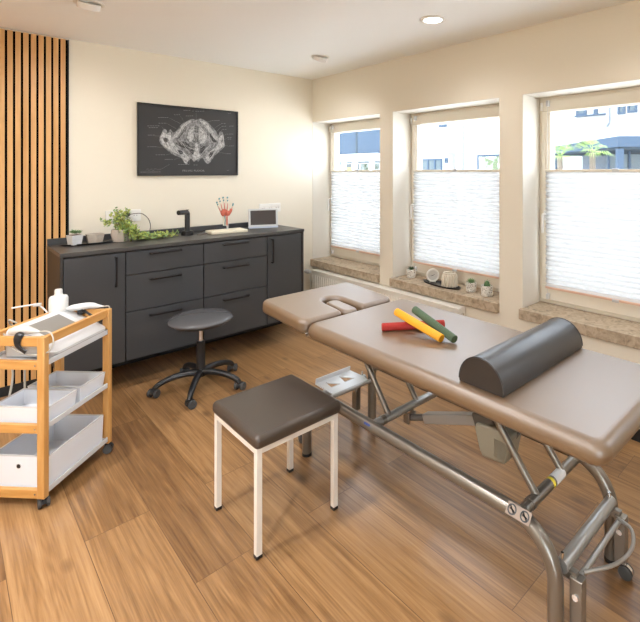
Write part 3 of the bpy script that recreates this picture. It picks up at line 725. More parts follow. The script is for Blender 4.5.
xform(b, Matrix.Translation((0, 0, .060)) @ Matrix.Rotation(PI/2, 4, 'X')); obj('clock_case', b, M['clockw'], t)
b = BM(); lathe(b, [(0, 0), (.040, 0), (.040, .001), (0, .001)], n=28); xform(b, Matrix.Translation((0, -.0185, .060)) @ Matrix.Rotation(PI/2, 4, 'X')); obj('dial', b, mat('dial_grey', (.62, .60, .56), .5), t)
b = BM(); tube(b, [(0, -.021, .060), (.016, -.021, .066)], .0016, n=5); tube(b, [(0, -.021, .060), (-.020, -.021, .055)], .0013, n=5); ball(b, (0, -.021, .06), .003); obj('clock_hands', b, M['blk'], t)
for sx in (-1, 1): obj('foot', Tb([(sx*.018, -.01, .012), (sx*.024, -.01, 0)], .004, n=8), M['clockw'], t)
t = thing('macrame_lantern', 'cream knotted cord lantern around a jar on the black sill tray', 'lantern', (2.845, 2.292, SZ+.006))
obj('glass_jar', lathe(BM(), [(0, 0), (.045, 0), (.05, .02), (.05, .08), (.044, .095), (.040, .095), (.046, .08), (.046, .02), (0, .006)]), M['macrame'], t)
b = BM()
for k in range(16):
    a = k*2*PI/16; c, s_ = math.cos(a), math.sin(a)
    tube(b, smoothpath([(.043*c, .043*s_, .102), (.055*c, .055*s_, .085), (.057*math.cos(a+.12), .057*math.sin(a+.12), .05), (.058*c, .058*s_, .02), (.062*math.cos(a-.1), .062*math.sin(a-.1), .002)], 4), .0055, n=6)
tube(b, [(.045*math.cos(k*PI/12), .045*math.sin(k*PI/12), .104) for k in range(25)], .006, n=6, caps=False)
obj('knotted_cords', b, M['macrame'], t)
t = thing('candle_holder', 'tiny white tealight on the right part of the black sill tray', 'candle', (2.825, 2.235, SZ+.006)) if False else None

# ---------------------------------------------------------------- castor builder
def castor(p, x, y, ztop, r=.022, w=.02, ang=0, body=None, dual=True, cname='castor'):
    body = body or M['blk']; c, s_ = math.cos(ang), math.sin(ang)
    R = Matrix.Translation((x, y, 0)) @ Matrix.Rotation(ang, 4, 'Z')
    b = BM(); cyl(b, (0, 0), .008, r*1.5, ztop, 12)
    hood = [(r*1.05*math.cos(t), r+r*1.08*math.sin(t)) for t in [PI*k/10 for k in range(11)]]
    hb = BM(); prism(hb, hood, -w*.32, w*.32); xform(hb, Matrix.Translation((.008, 0, 0)) @ Matrix.Rotation(PI/2, 4, 'X'))
    me = bpy.data.meshes.new('x'); hb.to_mesh(me); hb.free(); b.from_mesh(me)
    xform(b, R); co = obj(cname, b, body, p, False)
    for sg in ((-1, 1) if dual else (1,)):
        wb = BM(); lathe(wb, [(0, 0), (r*.55, 0), (r*.62, .002), (r*.96, .001), (r, .004), (r, w*.42), (r*.9, w*.5), (0, w*.5)], n=22)
        xform(wb, R @ Matrix.Translation((.008, 0, r)) @ Matrix.Rotation(PI/2 if sg < 0 else -PI/2, 4, 'X') @ Matrix.Translation((0, 0, w*.33)))
        wl = obj('wheel', wb, [M['rubber']], co, False)
    return co

# ---------------------------------------------------------------- bamboo trolley
t = TR = thing('bamboo_trolley', 'bamboo and white three tier rolling trolley in the left foreground', 'trolley', (.3246, 2.546, 0), -.835)
LW, LD, LT = .300, .445, .765
pw = .034
for nm, x0, y0 in (('post', -pw, 0), ('post', -LW, 0), ('post', -pw, LD-.028), ('post', -LW, LD-.028)):
    obj(nm, B(x0, x0+pw, y0, y0+.028, .050, LT), M['bamboo'], t, bevel=.003)
for z0, z1, nm in ((LT-.042, LT-.002, 'top_rail'), (.619, .658, 'cross_rail'), (.337, .375, 'cross_rail'), (.050, .088, 'cross_rail')):
    for y0 in (.004, LD-.024):
        obj(nm, B(-LW+pw, -pw, y0, y0+.020, z0, z1), M['bamboox'], t, bevel=.002)
for x0 in (-pw+.006, -LW+.008):
    obj('side_rail', B(x0, x0+.020, .028, LD-.028, LT-.042, LT-.002), M['bambooh'], t, bevel=.002)
for z in (.64, .357, .070):
    bm = BM(); e = .006
    x0, x1, y0, y1 = -LW+.002, -.003, .030, LD-.030
    box(bm, x0, x1, y0, y1, z, z+.004)
    box(bm, x0, x0+e, y0, y1, z-.006, z+.018); box(bm, x1-e, x1, y0, y1, z-.006, z+.018)
    box(bm, x0+e, x1-e, y0, y0+.004, z, z+.012); box(bm, x0+e, x1-e, y1-.004, y1, z, z+.012)
    obj('shelf', bm, M['white'], t, smooth=0, bevel=.001)
for z in (.638, .356, .069):
    b = BM(); lathe(b, [(0, 0), (.0045, 0), (.0045, .0015), (0, .0015)], n=10); xform(b, Matrix.Translation((-pw-.012, .0045, z)) @ Matrix.Rotation(PI/2, 4, 'X')); obj('screw', b, M['chrome'], t)
for cx_, cy_, a in ((-.017, .02, 2.4), (-.283, .02, 2.6), (-.017, LD-.02, .4), (-.283, LD-.02, 2.0)):
    castor(t, cx_, cy_, .052, .022, .026, a)
# storage boxes on the trolley
def wbox(name, u0, u1, v0, v1, z0, z1, lab, hole=False, fl=.008):
    o = thing(name, lab, 'storage box', (0, 0, 0), 0, 'white storage boxes on the trolley')
    o.location = TR.location+TR.rotation_euler.to_matrix() @ Vector(((u0+u1)/2, (v0+v1)/2, z0)); o.rotation_euler = TR.rotation_euler
    hx, hy_ = (u1-u0)/2, (v1-v0)/2; h = z1-z0; bm = BM(); th = .0035
    def ring(ix, z): return [bm.verts.new((x*(hx-ix), y*(hy_-ix), z)) for x, y in ((-1, -1), (1, -1), (1, 1), (-1, 1))]
    rr = [ring(fl, 0), ring(0, h), ring(th*1.8, h), ring(th+fl, th)]
    bm.faces.new(rr[0][::-1])
    for P, Q in zip(rr, rr[1:]):
        for k in range(4): bm.faces.new((P[k], P[(k+1) % 4], Q[(k+1) % 4], Q[k]))
    bm.faces.new(rr[-1])
    obj('box_body', bm, M['whitebox'], o, bevel=.0015, smooth=0)
    rim = BM()
    for (a, b_, c, d) in ((-hx, hx, -hy_, -hy_+.010), (-hx, hx, hy_-.010, hy_), (-hx, -hx+.010, -hy_+.010, hy_-.010), (hx-.010, hx, -hy_+.010, hy_-.010)): box(rim, a, b_, c, d, h-.002, h+.001)
    obj('rim', rim, M['white'], o, smooth=0)
    if hole:
        for sg in (-1,):
            b = BM(); lathe(b, [(0, 0), (.0095, 0), (.0095, .0012), (0, .0012)], n=20)
            xform(b, Matrix.Translation((0, sg*(hy_-fl*.32)-.0004, h*.68)) @ Matrix.Rotation(PI/2, 4, 'X')); obj('finger_hole', b, M['blk'], o)
            b = BM(); lathe(b, [(.0095, 0), (.0125, 0), (.0125, .0018), (.0095, .0018)], n=20, ring=True)
            xform(b, Matrix.Translation((0, sg*(hy_-fl*.32)-.0004, h*.68)) @ Matrix.Rotation(PI/2, 4, 'X')); obj('hole_ring', b, M['white'], o)
    return o
wbox('storage_box', -.285, -.012, .036, .212, .3615, .436, 'shallow open white box on the middle trolley shelf, nearest the front post')
wbox('storage_box', -.285, -.012, .232, .410, .3615, .436, 'shallow open white box at the far end of the middle trolley shelf')
wbox('storage_box', -.288, -.012, .036, .396, .0745, .216, 'deep white box with a round finger hole on the bottom trolley shelf', hole=True, fl=.004)

def at(u, v, z): return TR.location+TR.rotation_euler.to_matrix() @ Vector((u, v, z))
def on_trolley(name, lab, cat, u, v, z, rz=0):
    return thing(name, lab, cat, at(u, v, z), TR.rotation_euler[2]+rz)
# therapy console
SHZ = .6446
t = on_trolley('therapy_console', 'white therapy device with a slanted grey display on the top trolley shelf', 'device', -.14, .235, SHZ)
def shell(prof, y0, y1, ins, m, nm):
    """profile (x,z) swept along y with rounded ends"""
    bm = BM(); ys = [(y0, ins), (y0+ins*.35, ins*.35), (y0+ins, 0), (y1-ins, 0), (y1-ins*.35, ins*.35), (y1, ins)]
    cxm = sum(p[0] for p in prof)/len(prof); czm = sum(p[1] for p in prof)/len(prof); rings = []
    for y, s_ in ys:
        k = 1-s_/.15
        rings.append([bm.verts.new((cxm+(p[0]-cxm)*k, y, max(prof[0][1], czm+(p[1]-czm)*k))) for p in prof])
    n = len(prof)
    for a, b in zip(rings, rings[1:]):
        for i in range(n): bm.faces.new((a[i], a[(i+1) % n], b[(i+1) % n], b[i]))
    bm.faces.new(rings[0]); bm.faces.new(rings[-1][::-1])
    return obj(nm, bm, m, t, smooth=50)
prof = [(-.11, 0), (.115, 0), (.137, .012), (.137, .028), (.10, .046), (.068, .058), (-.085, .128), (-.108, .125), (-.118, .10)]
shell(prof, -.175, .185, .03, M['white'], 'housing')
sl = math.atan2(.058-.128, .068+.085)
Rt = Matrix.Translation((-.0085, 0, .0935)) @ Matrix.Rotation(-sl, 4, 'Y')
obj('bezel', xform(B(-.078, .072, -.145, .115, 0, .007), Rt), M['white'], t, bevel=.004, seg=3)
obj('display', xform(B(-.055, .042, -.105, .085, .0068, .0082), Rt), M['lcd'], t)
obj('seam', xform(B(-.108, .1385, -.166, .176, .016, .0175), Matrix.Identity(4)), M['lcd'], t)
# bottle
t = on_trolley('squeeze_bottle', 'milky white bottle with a short neck standing on the trolley behind the device', 'bottle', -.250, .385, SHZ, 0)
obj('bottle_body', lathe(BM(), [(0, 0), (.040, 0), (.043, .005), (.043, .186), (.038, .197), (.019, .203), (.019, .208), (0, .208)], n=32), M['bottle'], t)
obj('cap', lathe(BM(), [(0, .208), (.0175, .208), (.0175, .228), (.015, .234), (0, .234)], n=20), M['bottle'], t)
# handpieces, holders, cables
def holder(u, v, lab):
    t = on_trolley('probe_holder', lab, 'holder', u, v, LT-.05)
    return t
t = on_trolley('probe_holder', 'black curved clip holding a probe on the front trolley rail', 'holder', -.118, .006, .70)
b = BM(); tube(b, smoothpath([(-.008, .030, .068), (-.002, .0, .070), (-.004, -.010, .055), (-.002, -.012, .03), (.012, -.010, .012), (.030, -.006, .0)], 4), [.013+.004*math.sin(k*.3) for k in range(21)], n=8); xform(b, Matrix.Diagonal((1.15, .6, 1, 1)))
obj('clip', b, M['blk'], t)
t = on_trolley('therapy_probe', 'grey white hand probe with a cable resting over the front trolley rail', 'probe', -.14, .04, .77)
b = BM(); tube(b, smoothpath([(-.055, .0, .0), (-.03, 0, .010), (.01, .004, .012), (.05, .01, .006), (.075, .012, .002)], 4), [.010, .013, .016, .018, .020, .021, .022, .022, .021, .019, .017, .014, .012, .010, .008, .006, .005], n=12)
obj('probe_body', b, mat('probe_grey', (.55, .53, .50), .4), t)
obj('probe_cable', Tb(smoothpath([(.075, .012, .002), (.115, .0, .010), (.150, -.012, .004), (.166, -.020, -.030), (.150, -.026, -.07), (.10, -.028, -.085), (.03, -.026, -.082), (-.02, -.024, -.060), (-.05, -.02, -.03), (-.075, -.01, .0)]), .0032, n=8), M['cable'], t)
obj('cable_tag', xform(B(-.006, .006, -.001, .001, -.012, .012), Matrix.Translation((-.056, -.025, -.024)) @ Matrix.Rotation(.4, 4, 'Y')), M['paper'], t)
t = on_trolley('hand_applicator', 'long white applicator lying across the back trolley rail', 'probe', -.11, .425, .766)
b = BM(); tube(b, smoothpath([(-.09, -.05, .012), (-.055, -.03, .014), (0, 0, .016), (.04, .0, .014), (.075, .004, .012)], 4), [.006, .010, .014, .016, .017, .018, .018, .018, .017, .016, .015, .013, .011, .009, .007, .005, .004], n=12); obj('applicator_body', b, M['white'], t)
obj('applicator_cable', Tb(smoothpath([(.075, .004, .012), (.10, .01, .010), (.09, .02, -.03), (.05, .0, -.06)]), .003, n=8), M['cable'], t)
t = on_trolley('applicator_cradle', 'black curved cradle under the applicator on the back trolley rail', 'holder', -.085, .40, .700)
obj('cradle', Tb(smoothpath([(-.07, .028, .062), (-.03, .0, .058), (.02, -.008, .035), (.05, .0, .010), (.06, .004, .004)], 4), [.006]*17, n=8), M['blk'], t)
obj('cradle_clamp', B(-.075, -.045, -.002, .052, .040, .072), M['blk'], t, bevel=.004)
t = on_trolley('cable_bundle', 'loose grey cables hanging from the device behind the trolley', 'cable', -.27, .20, .62)
for pts, r in (([(-.02, -.02, .06), (-.04, -.04, .02), (-.032, -.03, -.10), (-.04, -.05, -.24)], .0045), ([(-.02, .04, .05), (-.04, .045, .0), (-.035, .04, -.12), (-.035, .04, -.22)], .0045), ([(-.03, .08, .05), (-.045, .08, -.03), (-.03, .12, -.12), (-.025, .13, -.20)], .004), ([(-.04, .00, .14), (-.06, -.02, .16), (-.08, .02, .12), (-.05, .10, .08)], .004)):
    obj('cable', Tb(smoothpath(pts), r, n=8), M['cable'], t)
obj('connector', xform(B(-.018, .018, -.010, .010, 0, .014), Matrix.Translation((-.075, .16, .175)) @ Matrix.Rotation(.6, 4, 'Z')), M['white'], t, bevel=.003)
obj('connector_cable', Tb(smoothpath([(-.16, .10, .18), (-.11, .14, .183), (-.075, .16, .182), (-.04, .17, .15), (0, .16, .11)]), .004, n=8), M['cablew'], t)

# ---------------------------------------------------------------- swivel stool
t = thing('swivel_stool', 'round dark grey swivel stool on a black five star base with castors', 'stool', (1.28, 3.235, 0))
obj('seat', lathe(BM(), [(0, .462), (.170, .462), (.196, .464), (.208, .470), (.211, .478), (.206, .487), (.188, .497), (.14, .510), (.07, .517), (0, .519)], n=56), M['chairseat'], t, smooth=60)
obj('seat_plate', lathe(BM(), [(0, .448), (.175, .448), (.180, .462), (0, .462)], n=40), M['blk'], t)
obj('gas_lift', Tb([(0, 0, .27), (0, 0, .450)], .014, n=18), M['chrome'], t)
obj('column', lathe(BM(), [(0, .085), (.034, .085), (.030, .12), (.028, .32), (.022, .326), (0, .326)]), M['blk'], t)
for k in range(5):
    a = math.radians(163+72*k); c, s_ = math.cos(a), math.sin(a); b = BM()
    pr = [(0.0, .105, .026), (.06, .114, .023), (.13, .112, .021), (.21, .096, .019), (.265, .072, .018), (.284, .050, .017)]
    P = smoothpath([(r_*c, r_*s_, z) for r_, z, _ in pr], 4); rs = []
    for i in range(len(P)):
        f = i/4; j = min(int(f), 4); rs.append(pr[j][2]+(pr[j+1][2]-pr[j][2])*(f-j))
    tube(b, P, rs, n=12); obj('star_arm', b, M['blk'], t, smooth=60)
    castor(t, .284*c, .284*s_, .05, .027, .040, a+(.9, 2.2, 1.5, .6, 2.8)[k])

# ---------------------------------------------------------------- square stool
t = thing('square_stool', 'square stool with taupe vinyl cushion on a cream tube frame', 'stool', (1.057, 1.835, 0))
x0, x1, y0, y1 = .862, 1.252, 1.642, 2.030
a = .012
for xx, yy in ((x0+a, y0+a), (x1-a, y0+a), (x1-a, y1-a), (x0+a, y1-a)):
    lg = obj('leg', B(xx-a, xx+a, yy-a, yy+a, .012, .428), M['cream'], t, True, bevel=.002)
    obj('foot_cap', B(xx-a-.001, xx+a+.001, yy-a-.001, yy+a+.001, 0, .014), M['blk'], lg, True, bevel=.002)
for (p, q, r_, s_) in ((x0+2*a, x1-2*a, y0, y0+2*a), (x0+2*a, x1-2*a, y1-2*a, y1), (x0, x0+2*a, y0+2*a, y1-2*a), (x1-2*a, x1, y0+2*a, y1-2*a)):
    obj('seat_rail', B(p, q, r_, s_, .404, .428), M['cream'], t, True, bevel=.002)
bm = BM(); prism(bm, rrect(.850, 1.264, 1.624, 2.036, .022, 4), .428, .482)
cu = obj('seat_cushion', bm, M['seatbr'], t, True, bevel=.020, seg=5)

# ---------------------------------------------------------------- treatment table
T = thing('treatment_table', 'beige padded treatment table on a silver tubular lift frame', 'treatment table', (1.64, 1.25, 0))
def part(nm, bm, m, p=None, **k): return obj(nm, bm, m, p or T, True, **k)
RXN, RXF, RZ = 1.375, 1.834, .352
for x in (RXN, RXF):
    part('side_rail', Tb(fillet([(x, 2.072, .012), (x, 2.072, RZ), (x, .680, RZ), (x, .680, .012)], {1: .07, 2: .155}, 14), .025, n=22), M['silver'])
    for y in (2.072, .680): part('foot_cap', lathe(BM(), [(0, 0), (.026, 0), (.026, .014), (0, .014)], (x, y)), M['blk'])
# pivots across
for y, z, nm in ((1.552, RZ+.004, 'pivot_tube'), (.803, RZ+.004, 'pivot_tube')):
    pv = part(nm, Tb([(RXN+.015, y, z), (RXF-.015, y, z)], .0195, n=20), M['silver2'] if y > 1 else M['silver'])
    part('collar', Tb([(RXN+.055, y, z), (RXN+.075, y, z)], .0215, n=20), M['silver'], pv)
    for xa in (1.478, 1.668):
        part('lift_arm', Tb([(xa, y-.003, z+.005), (xa, y+.215, .635)], .0135, n=16), M['silver'])
# under frame of the padding
for xa in (1.435, 1.845): part('upper_frame_rail', B(xa-.015, xa+.015, .58, 1.93, .628, .662), M['silver'], bevel=.003)
for ya in (.62, 1.02, 1.77): part('upper_frame_crossbar', B(1.45, 1.83, ya-.015, ya+.015, .63, .655), M['silver'], bevel=.003)
# actuator
A0 = Vector((1.60, 1.535, .315)); A1 = Vector((1.60, 1.13, .462)); dA = (A1-A0)
part('piston_rod', Tb([A0-dA*.02, A0+dA*.35], .0145, n=16), M['motord'])
part('actuator_tube', Tb([A0+dA*.26, A1], .0215, sq=True), M['silver2'], bevel=.004)
for sx in (-.022, .022): part('actuator_bracket', B(1.60+sx-.004, 1.60+sx+.004, 1.515, 1.552, .295, .345), M['silver'], bevel=.002)
mo = part('actuator_head', Tb([A1-dA*.02, A1+dA*.22], .033, sq=True), M['motord'], bevel=.008)
bm = BM(); prism(bm, [(1.125, .440), (1.10, .360), (1.085, .340), (.985, .350), (.968, .38), (.95, .47), (1.0, .49), (1.12, .465)], 1.555, 1.645)
Rm = Matrix(((0, 0, 1, 0), (1, 0, 0, 0), (0, 1, 0, 0), (0, 0, 0, 1)))
xform(bm, Rm); mh = part('motor_housing', bm, M['motor'], bevel=.012, seg=3)
bm = BM()
for k in range(9): box(bm, 1.551, 1.556, .975+k*.006, .978+k*.006, .37, .44)
part('vent_grille', bm, M['motor'], mh)
part('motor_cable', Tb(smoothpath([(1.60, .96, .45), (1.63, .93, .50), (1.66, .88, .54), (1.69, .80, .60)]), .006, n=8), M['motord'])
part('spindle_tube', Tb([(1.62, .96, .475), (1.76, .83, .50), (1.80, .80, .505)], .013, n=12), M['silver'])
# end mechanisms with castors
def mech(y, ycast, sgn, zt, ra=.0215):
    ax = part('lift_axle', Tb([(RXN+.025, y, zt), (RXF-.022, y, zt)], ra, n=22), M['silver2'])
    part('axle_bolt', Tb([(RXN+.03, y, zt+.020), (RXN+.03, y, zt+.042)], .005, n=8), M['chrome'], ax)
    part('axle_bolt', Tb([(RXF-.04, y, zt+.020), (RXF-.04, y, zt+.042)], .005, n=8), M['chrome'], ax)
    part('link_rod', Tb([(RXN+.05, ycast, zt-.030), (RXF-.05, ycast, zt-.030)], .0095, n=12), M['silver2'])
    for xx in (RXN+.045, RXF-.045):
        c_ = part('castor_bracket', B(xx-.018, xx+.018, ycast-.020, ycast+.020, .055, zt-.018), M['silver'], bevel=.003)
        part('bracket_arm', B(xx-.010, xx+.010, min(y, ycast)+.0, max(y, ycast), zt-.035, zt-.005), M['silver'], c_)
        b = BM(); lathe(b, [(0, 0), (.010, 0), (.010, .004), (0, .004)], n=14); xform(b, Matrix.Translation((xx-.018, ycast, .17)) @ Matrix.Rotation(-PI/2, 4, 'Y')); part('bolt', b, M['chrome'], c_)
        castor(T, xx-T.location.x, ycast+sgn*.010-T.location.y, .058, .024, .018, sgn*PI/2, M['chrome'])
mech(.672, .628, -1, .242)
mech(2.115, 2.165, 1, .255)
part('foot_lever', Tb(smoothpath([(1.765, .628, .222), (1.73, .572, .232), (1.64, .540, .238), (1.54, .555, .236), (1.45, .622, .222)]), .0062, n=10), M['silver2'])
# translucent foot plate at the head end
def pedal():
    b = BM(); X0, X1, Y0_, Y1 = 1.51, 1.79, 2.055, 2.195
    out = [(X0+.03, Y0_), (X1, Y0_), (X1-.03, Y1), (X0+.0, Y1)]
    h1 = [(1.575, 2.125), (1.625, 2.125), (1.575, 2.175)]; h2 = [(1.665, 2.135), (1.735, 2.135), (1.675, 2.19)]
    th = .006
    # strips around the two triangular openings
    def quad(*pts): prism(b, pts, 0, th)
    quad((X0+.03, Y0_), (X1, Y0_), (X1, 2.10), (X0+.02, 2.10))
    quad((X0+.02, 2.10), (X1, 2.10), (1.738, 2.112), (1.565, 2.112)) ; quad((X0+.02, 2.10), (1.565, 2.112), (1.565, 2.172), (X0, Y1)); quad((1.565, 2.172), (1.630, 2.112), (1.660, 2.112), (1.665, 2.178))
    quad((1.738, 2.112), (X1, 2.10), (X1-.03, Y1), (1.665, 2.178)); quad((X0, Y1), (1.565, 2.172), (1.665, 2.178), (X1-.03, Y1))
    bmesh.ops.remove_doubles(b, verts=b.verts[:], dist=1e-5)
    return b, (X0, X1, Y1, th)
b, (X0, X1, Y1, th) = pedal()
pc = Vector((1.64, 2.055, .262)); Rp = Matrix.Translation(pc) @ Matrix.Rotation(.18, 4, 'X') @ Matrix.Translation(-Vector((1.64, 2.055, 0)))
xform(b, Rp); fp = part('foot_plate', b, M['clear'], smooth=0)
part('foot_plate_lip', xform(B(X0, X1-.03, Y1-.004, Y1+.002, 0, .034), Rp), M['clear'], fp, bevel=.002)
part('foot_plate_bar', Tb([(RXN+.06, 2.055, .258), (RXF+.01, 2.055, .258)], .0115, n=12), M['silver2'], fp)
part('foot_plate_bar', Tb([(RXN+.06, 2.10, .240), (RXF-.02, 2.10, .240)], .0105, n=12), M['silver2'], fp)
# marks on the frame
lb = part('warning_sticker', xform(B(-.0006, .0006, -.044, .044, -.019, .019), Matrix.Translation((RXN-.0198, .800, RZ+.0158)) @ Matrix.Rotation(.68, 4, 'Y')), M['labelb'])
for yy in (.777, .824):
    b = BM(); lathe(b, [(.0115, 0), (.0165, 0), (.0165, .0008), (.0115, .0008)], n=24, ring=True); tube(b, [(-.010, -.009, .0005), (.010, .009, .0005)], .0020, n=4); tube(b, [(-.003, -.009, .0005), (.002, .008, .0005)], .0024, n=4)
    xform(b, Matrix.Translation((RXN-.0203, yy, RZ+.0162)) @ Matrix.Rotation(.68, 4, 'Y') @ Matrix.Rotation(-PI/2, 4, 'Y')); part('prohibition_symbol', b, M['blk'], lb)
py_, pz_ = .803, RZ+.004
lp = part('rating_label', Tb([(1.60, py_, pz_), (1.67, py_, pz_)], .0197, n=20), M['paper'])
part('caution_mark', Tb([(1.575, py_, pz_), (1.590, py_, pz_)], .01975, n=20), M['labely'])
bm = BM()
for k, (dy, l) in enumerate(((0, .006), (.008, .005), (.015, .006), (.023, .005), (.030, .006))):
    box(bm, -.0004, .0004, dy, dy+l, -.004, .004)
xform(bm, Matrix.Translation((RXN-.0212, 1.545, RZ+.0142)) @ Matrix.Rotation(.60, 4, 'Y')); part('maker_mark', bm, M['blue'])
# cushions
def cushion(nm, pts, z0, z1, m, r, seg=6, R=None):
    b = BM(); prism(b, pts, z0, z1)
    if R: xform(b, R)
    o = part(nm, b, m, bevel=r, seg=seg); return o
cushion('main_cushion', rrect(1.288, 1.985, .492, 1.968, .055, 8), .662, .738, M['tan'], .036, 8)
part('base_board', B(1.36, 1.92, .60, 1.90, .655, .665), M['blk'])
# head section with nose slot
HY0, HY1 = 1.992, 2.452
TH = math.radians(3.2)
Rh = Matrix.Translation((0, HY0, .668)) @ Matrix.Rotation(TH, 4, 'X') @ Matrix.Translation((0, -HY0, -.668))
outer = rrect(1.295, 1.935, HY0, HY1-.01, .055, 7)
# outline starts at the (x1,y1) corner and runs anticlockwise; the slot opens in the near edge between two corners
cxs, sw = 1.625, .062
slot = [(cxs-sw-.012, HY0), (cxs-sw-.004, HY0+.06), (cxs-sw, HY0+.15)]+[(cxs-sw*math.cos(t), HY0+.175+.075*math.sin(t)) for t in [PI*k/10 for k in range(0, 11)]]+[(cxs+sw, HY0+.15), (cxs+sw+.004, HY0+.06), (cxs+sw+.012, HY0)]
i_ = 3*8
head = outer[:i_]+slot+outer[i_:]
cushion('head_cushion', head, .668, .740, M['tan'], .024, 6, Rh)
ins = rrect(cxs-.050, cxs+.050, HY0+.004, HY0+.222, .040, 6)
cushion('face_insert', ins, .664, .728, M['tan'], .020, 6, Rh)
b = B(1.335, 1.90, HY0+.01, HY1-.03, .654, .6665); xform(b, Rh); part('head_board', b, M['silver'])
part('head_hinge', Tb([(1.305, HY0-.004, .672), (1.345, HY0-.004, .672)], .010, n=12), M['chrome'])
part('head_hinge', Tb([(1.88, HY0-.004, .672), (1.93, HY0-.004, .672)], .010, n=12), M['chrome'])

# ---------------------------------------------------------------- bolster and flexible bars on the table
TT = .7385
t = thing('half_round_bolster', 'charcoal vinyl half round bolster lying across the treatment table', 'bolster', (1.645, .938, TT))
pr = [(-.093, 0), (.093, 0)]+[(.094*math.cos(t_), .012+.096*math.sin(t_)) for t_ in [PI*k/18 for k in range(19)]]
def bol(x0, x1, k):
    b = BM(); prism(b, [(p[0]*k, .050+(p[1]-.050)*k) for p in pr], x0, x1)
    xform(b, Matrix(((0, 0, 1, 0), (1, 0, 0, 0), (0, 1, 0, 0), (0, 0, 0, 1)))); return b
obj('cover', bol(-.310, .310, 1), M['roll'], t, bevel=.004, seg=2)
for x in (-.3105, .3085): obj('end_panel', bol(x, x+.002, .955), M['rollend'], t)
for xx in (-.308, .308): obj('piping', Tb([(xx, p[0]*1.0, p[1]) for p in pr[2:]], .0028, n=6), M['roll'], t)

def flexbar(p0, p1, m, lab):
    p0, p1 = Vector(p0), Vector(p1); d = p1-p0; n = 22; r = .0185
    t = thing('flexible_bar', lab, 'exercise bar', tuple(p0), 0, 'ribbed rubber exercise bars')
    b = BM(); prof = []
    for k in range(n*4):
        a = 2*PI*k/(n*4); rr = r*(1-.06*(k % 4 in (0, 3)))
        prof.append((rr*math.cos(a), rr*math.sin(a)))
    prism(b, prof, .002, d.length-.002)
    q = d.to_track_quat('Z', 'Y').to_matrix().to_4x4(); xform(b, q); obj('bar_body', b, m, t, smooth=20)
    for z in (0, d.length-.002):
        e = BM(); lathe(e, [(0, 0), (r*.95, 0), (r*.95, .002), (0, .002)], n=24); xform(e, q @ Matrix.Translation((0, 0, z))); obj('bar_end', e, m, t)
    return t
flexbar((1.490, 1.612, TT+.0185), (1.738, 1.434, TT+.0185), M['red'], 'red ribbed rubber bar lying flat under the yellow and green ones')
flexbar((1.574, 1.312, TT+.0195), (1.576, 1.600, TT+.076), M['yel'], 'yellow ribbed rubber bar resting across the red one')
flexbar((1.606, 1.265, TT+.0195), (1.646, 1.545, TT+.0835), M['grn'], 'dark green ribbed rubber bar resting across the red one')

# ---------------------------------------------------------------- ceiling lamps
def spotlamp(x, y, rx=0, ry=0, e=1.0):
    l = bpy.data.lights.new('lamp_light', 'SPOT'); l.energy = LAMP_E*e; l.color = LAMP_C; l.spot_size = math.radians(150); l.spot_blend = .8; l.shadow_soft_size = .057
    o = bpy.data.objects.new('lamp_light', l); COL.objects.link(o); o.location = (x, y, CZ-.03); o.rotation_euler = (rx, ry, 0); return o
def downlight(x, y, lab):
    t = thing('recessed_downlight', lab, 'ceiling lamp', (x, y, CZ), 0, 'ceiling lamps')
    obj('ring', lathe(BM(), [(.056, -.0005), (.082, -.0005), (.082, -.005), (.066, -.010), (.056, -.005)], n=36, ring=True), M['lampw'], t)
    obj('lens', lathe(BM(), [(0, -.0006), (.057, -.0006), (.057, -.004), (0, -.004)], n=30), M['lamp'], t)
    l = spotlamp(x, y, e=.4 if x > 2 else (.3 if y < 1 and x > 0 else (1.3 if y > 3 else (1.7 if x > 0 else 5.0)))); l.parent = t; l.location = (0, 0, -.02)
def swivel(x, y, lab, ax=.5, az=0):
    t = thing('swivel_spotlight', lab, 'ceiling lamp', (x, y, CZ), az, 'ceiling lamps')
    obj('ring', lathe(BM(), [(.058, -.0005), (.076, -.0005), (.076, -.005), (.062, -.008), (.058, -.005)], n=36, ring=True), M['lampw'], t)
    R = Matrix.Translation((0, 0, -.008)) @ Matrix.Rotation(ax, 4, 'X')
    obj('lamp_head', xform(lathe(BM(), [(0, .010), (.057, .010), (.057, -.024), (.050, -.026), (.048, -.012), (0, -.012)], n=32), R), M['lampw'], t)
    obj('lens', xform(lathe(BM(), [(0, -.0121), (.047, -.0121), (.047, -.015), (0, -.015)], n=30), R), M['lamp'], t)
    l = spotlamp(x, y, e=.5 if x > 2 else .8); l.parent = t; l.location = (0, 0, -.045); l.rotation_euler = (ax*.6, 0, 0)
downlight(2.198, 1.904, 'round recessed downlight glowing white above the treatment table')
swivel(2.246, 3.19, 'round swivel spotlight on the ceiling near the back corner', .45)
swivel(.599, 3.10, 'round swivel spotlight at the top left of the ceiling', .45)
downlight(.6, 1.9, 'recessed downlight above the square stool and trolley')
downlight(2.2, .65, 'recessed downlight above the foot end of the treatment table')
downlight(.6, .65, 'recessed downlight just ahead of the camera')
downlight(-1.0, 1.9, 'recessed downlight in the left half of the room')
downlight(-1.0, 3.1, 'recessed downlight left of the slatted panel')
downlight(.6, -.9, 'recessed downlight behind the camera')
downlight(2.2, -.9, 'recessed downlight behind the camera near the window wall')
downlight(-1.0, .4, 'recessed downlight left of the camera')

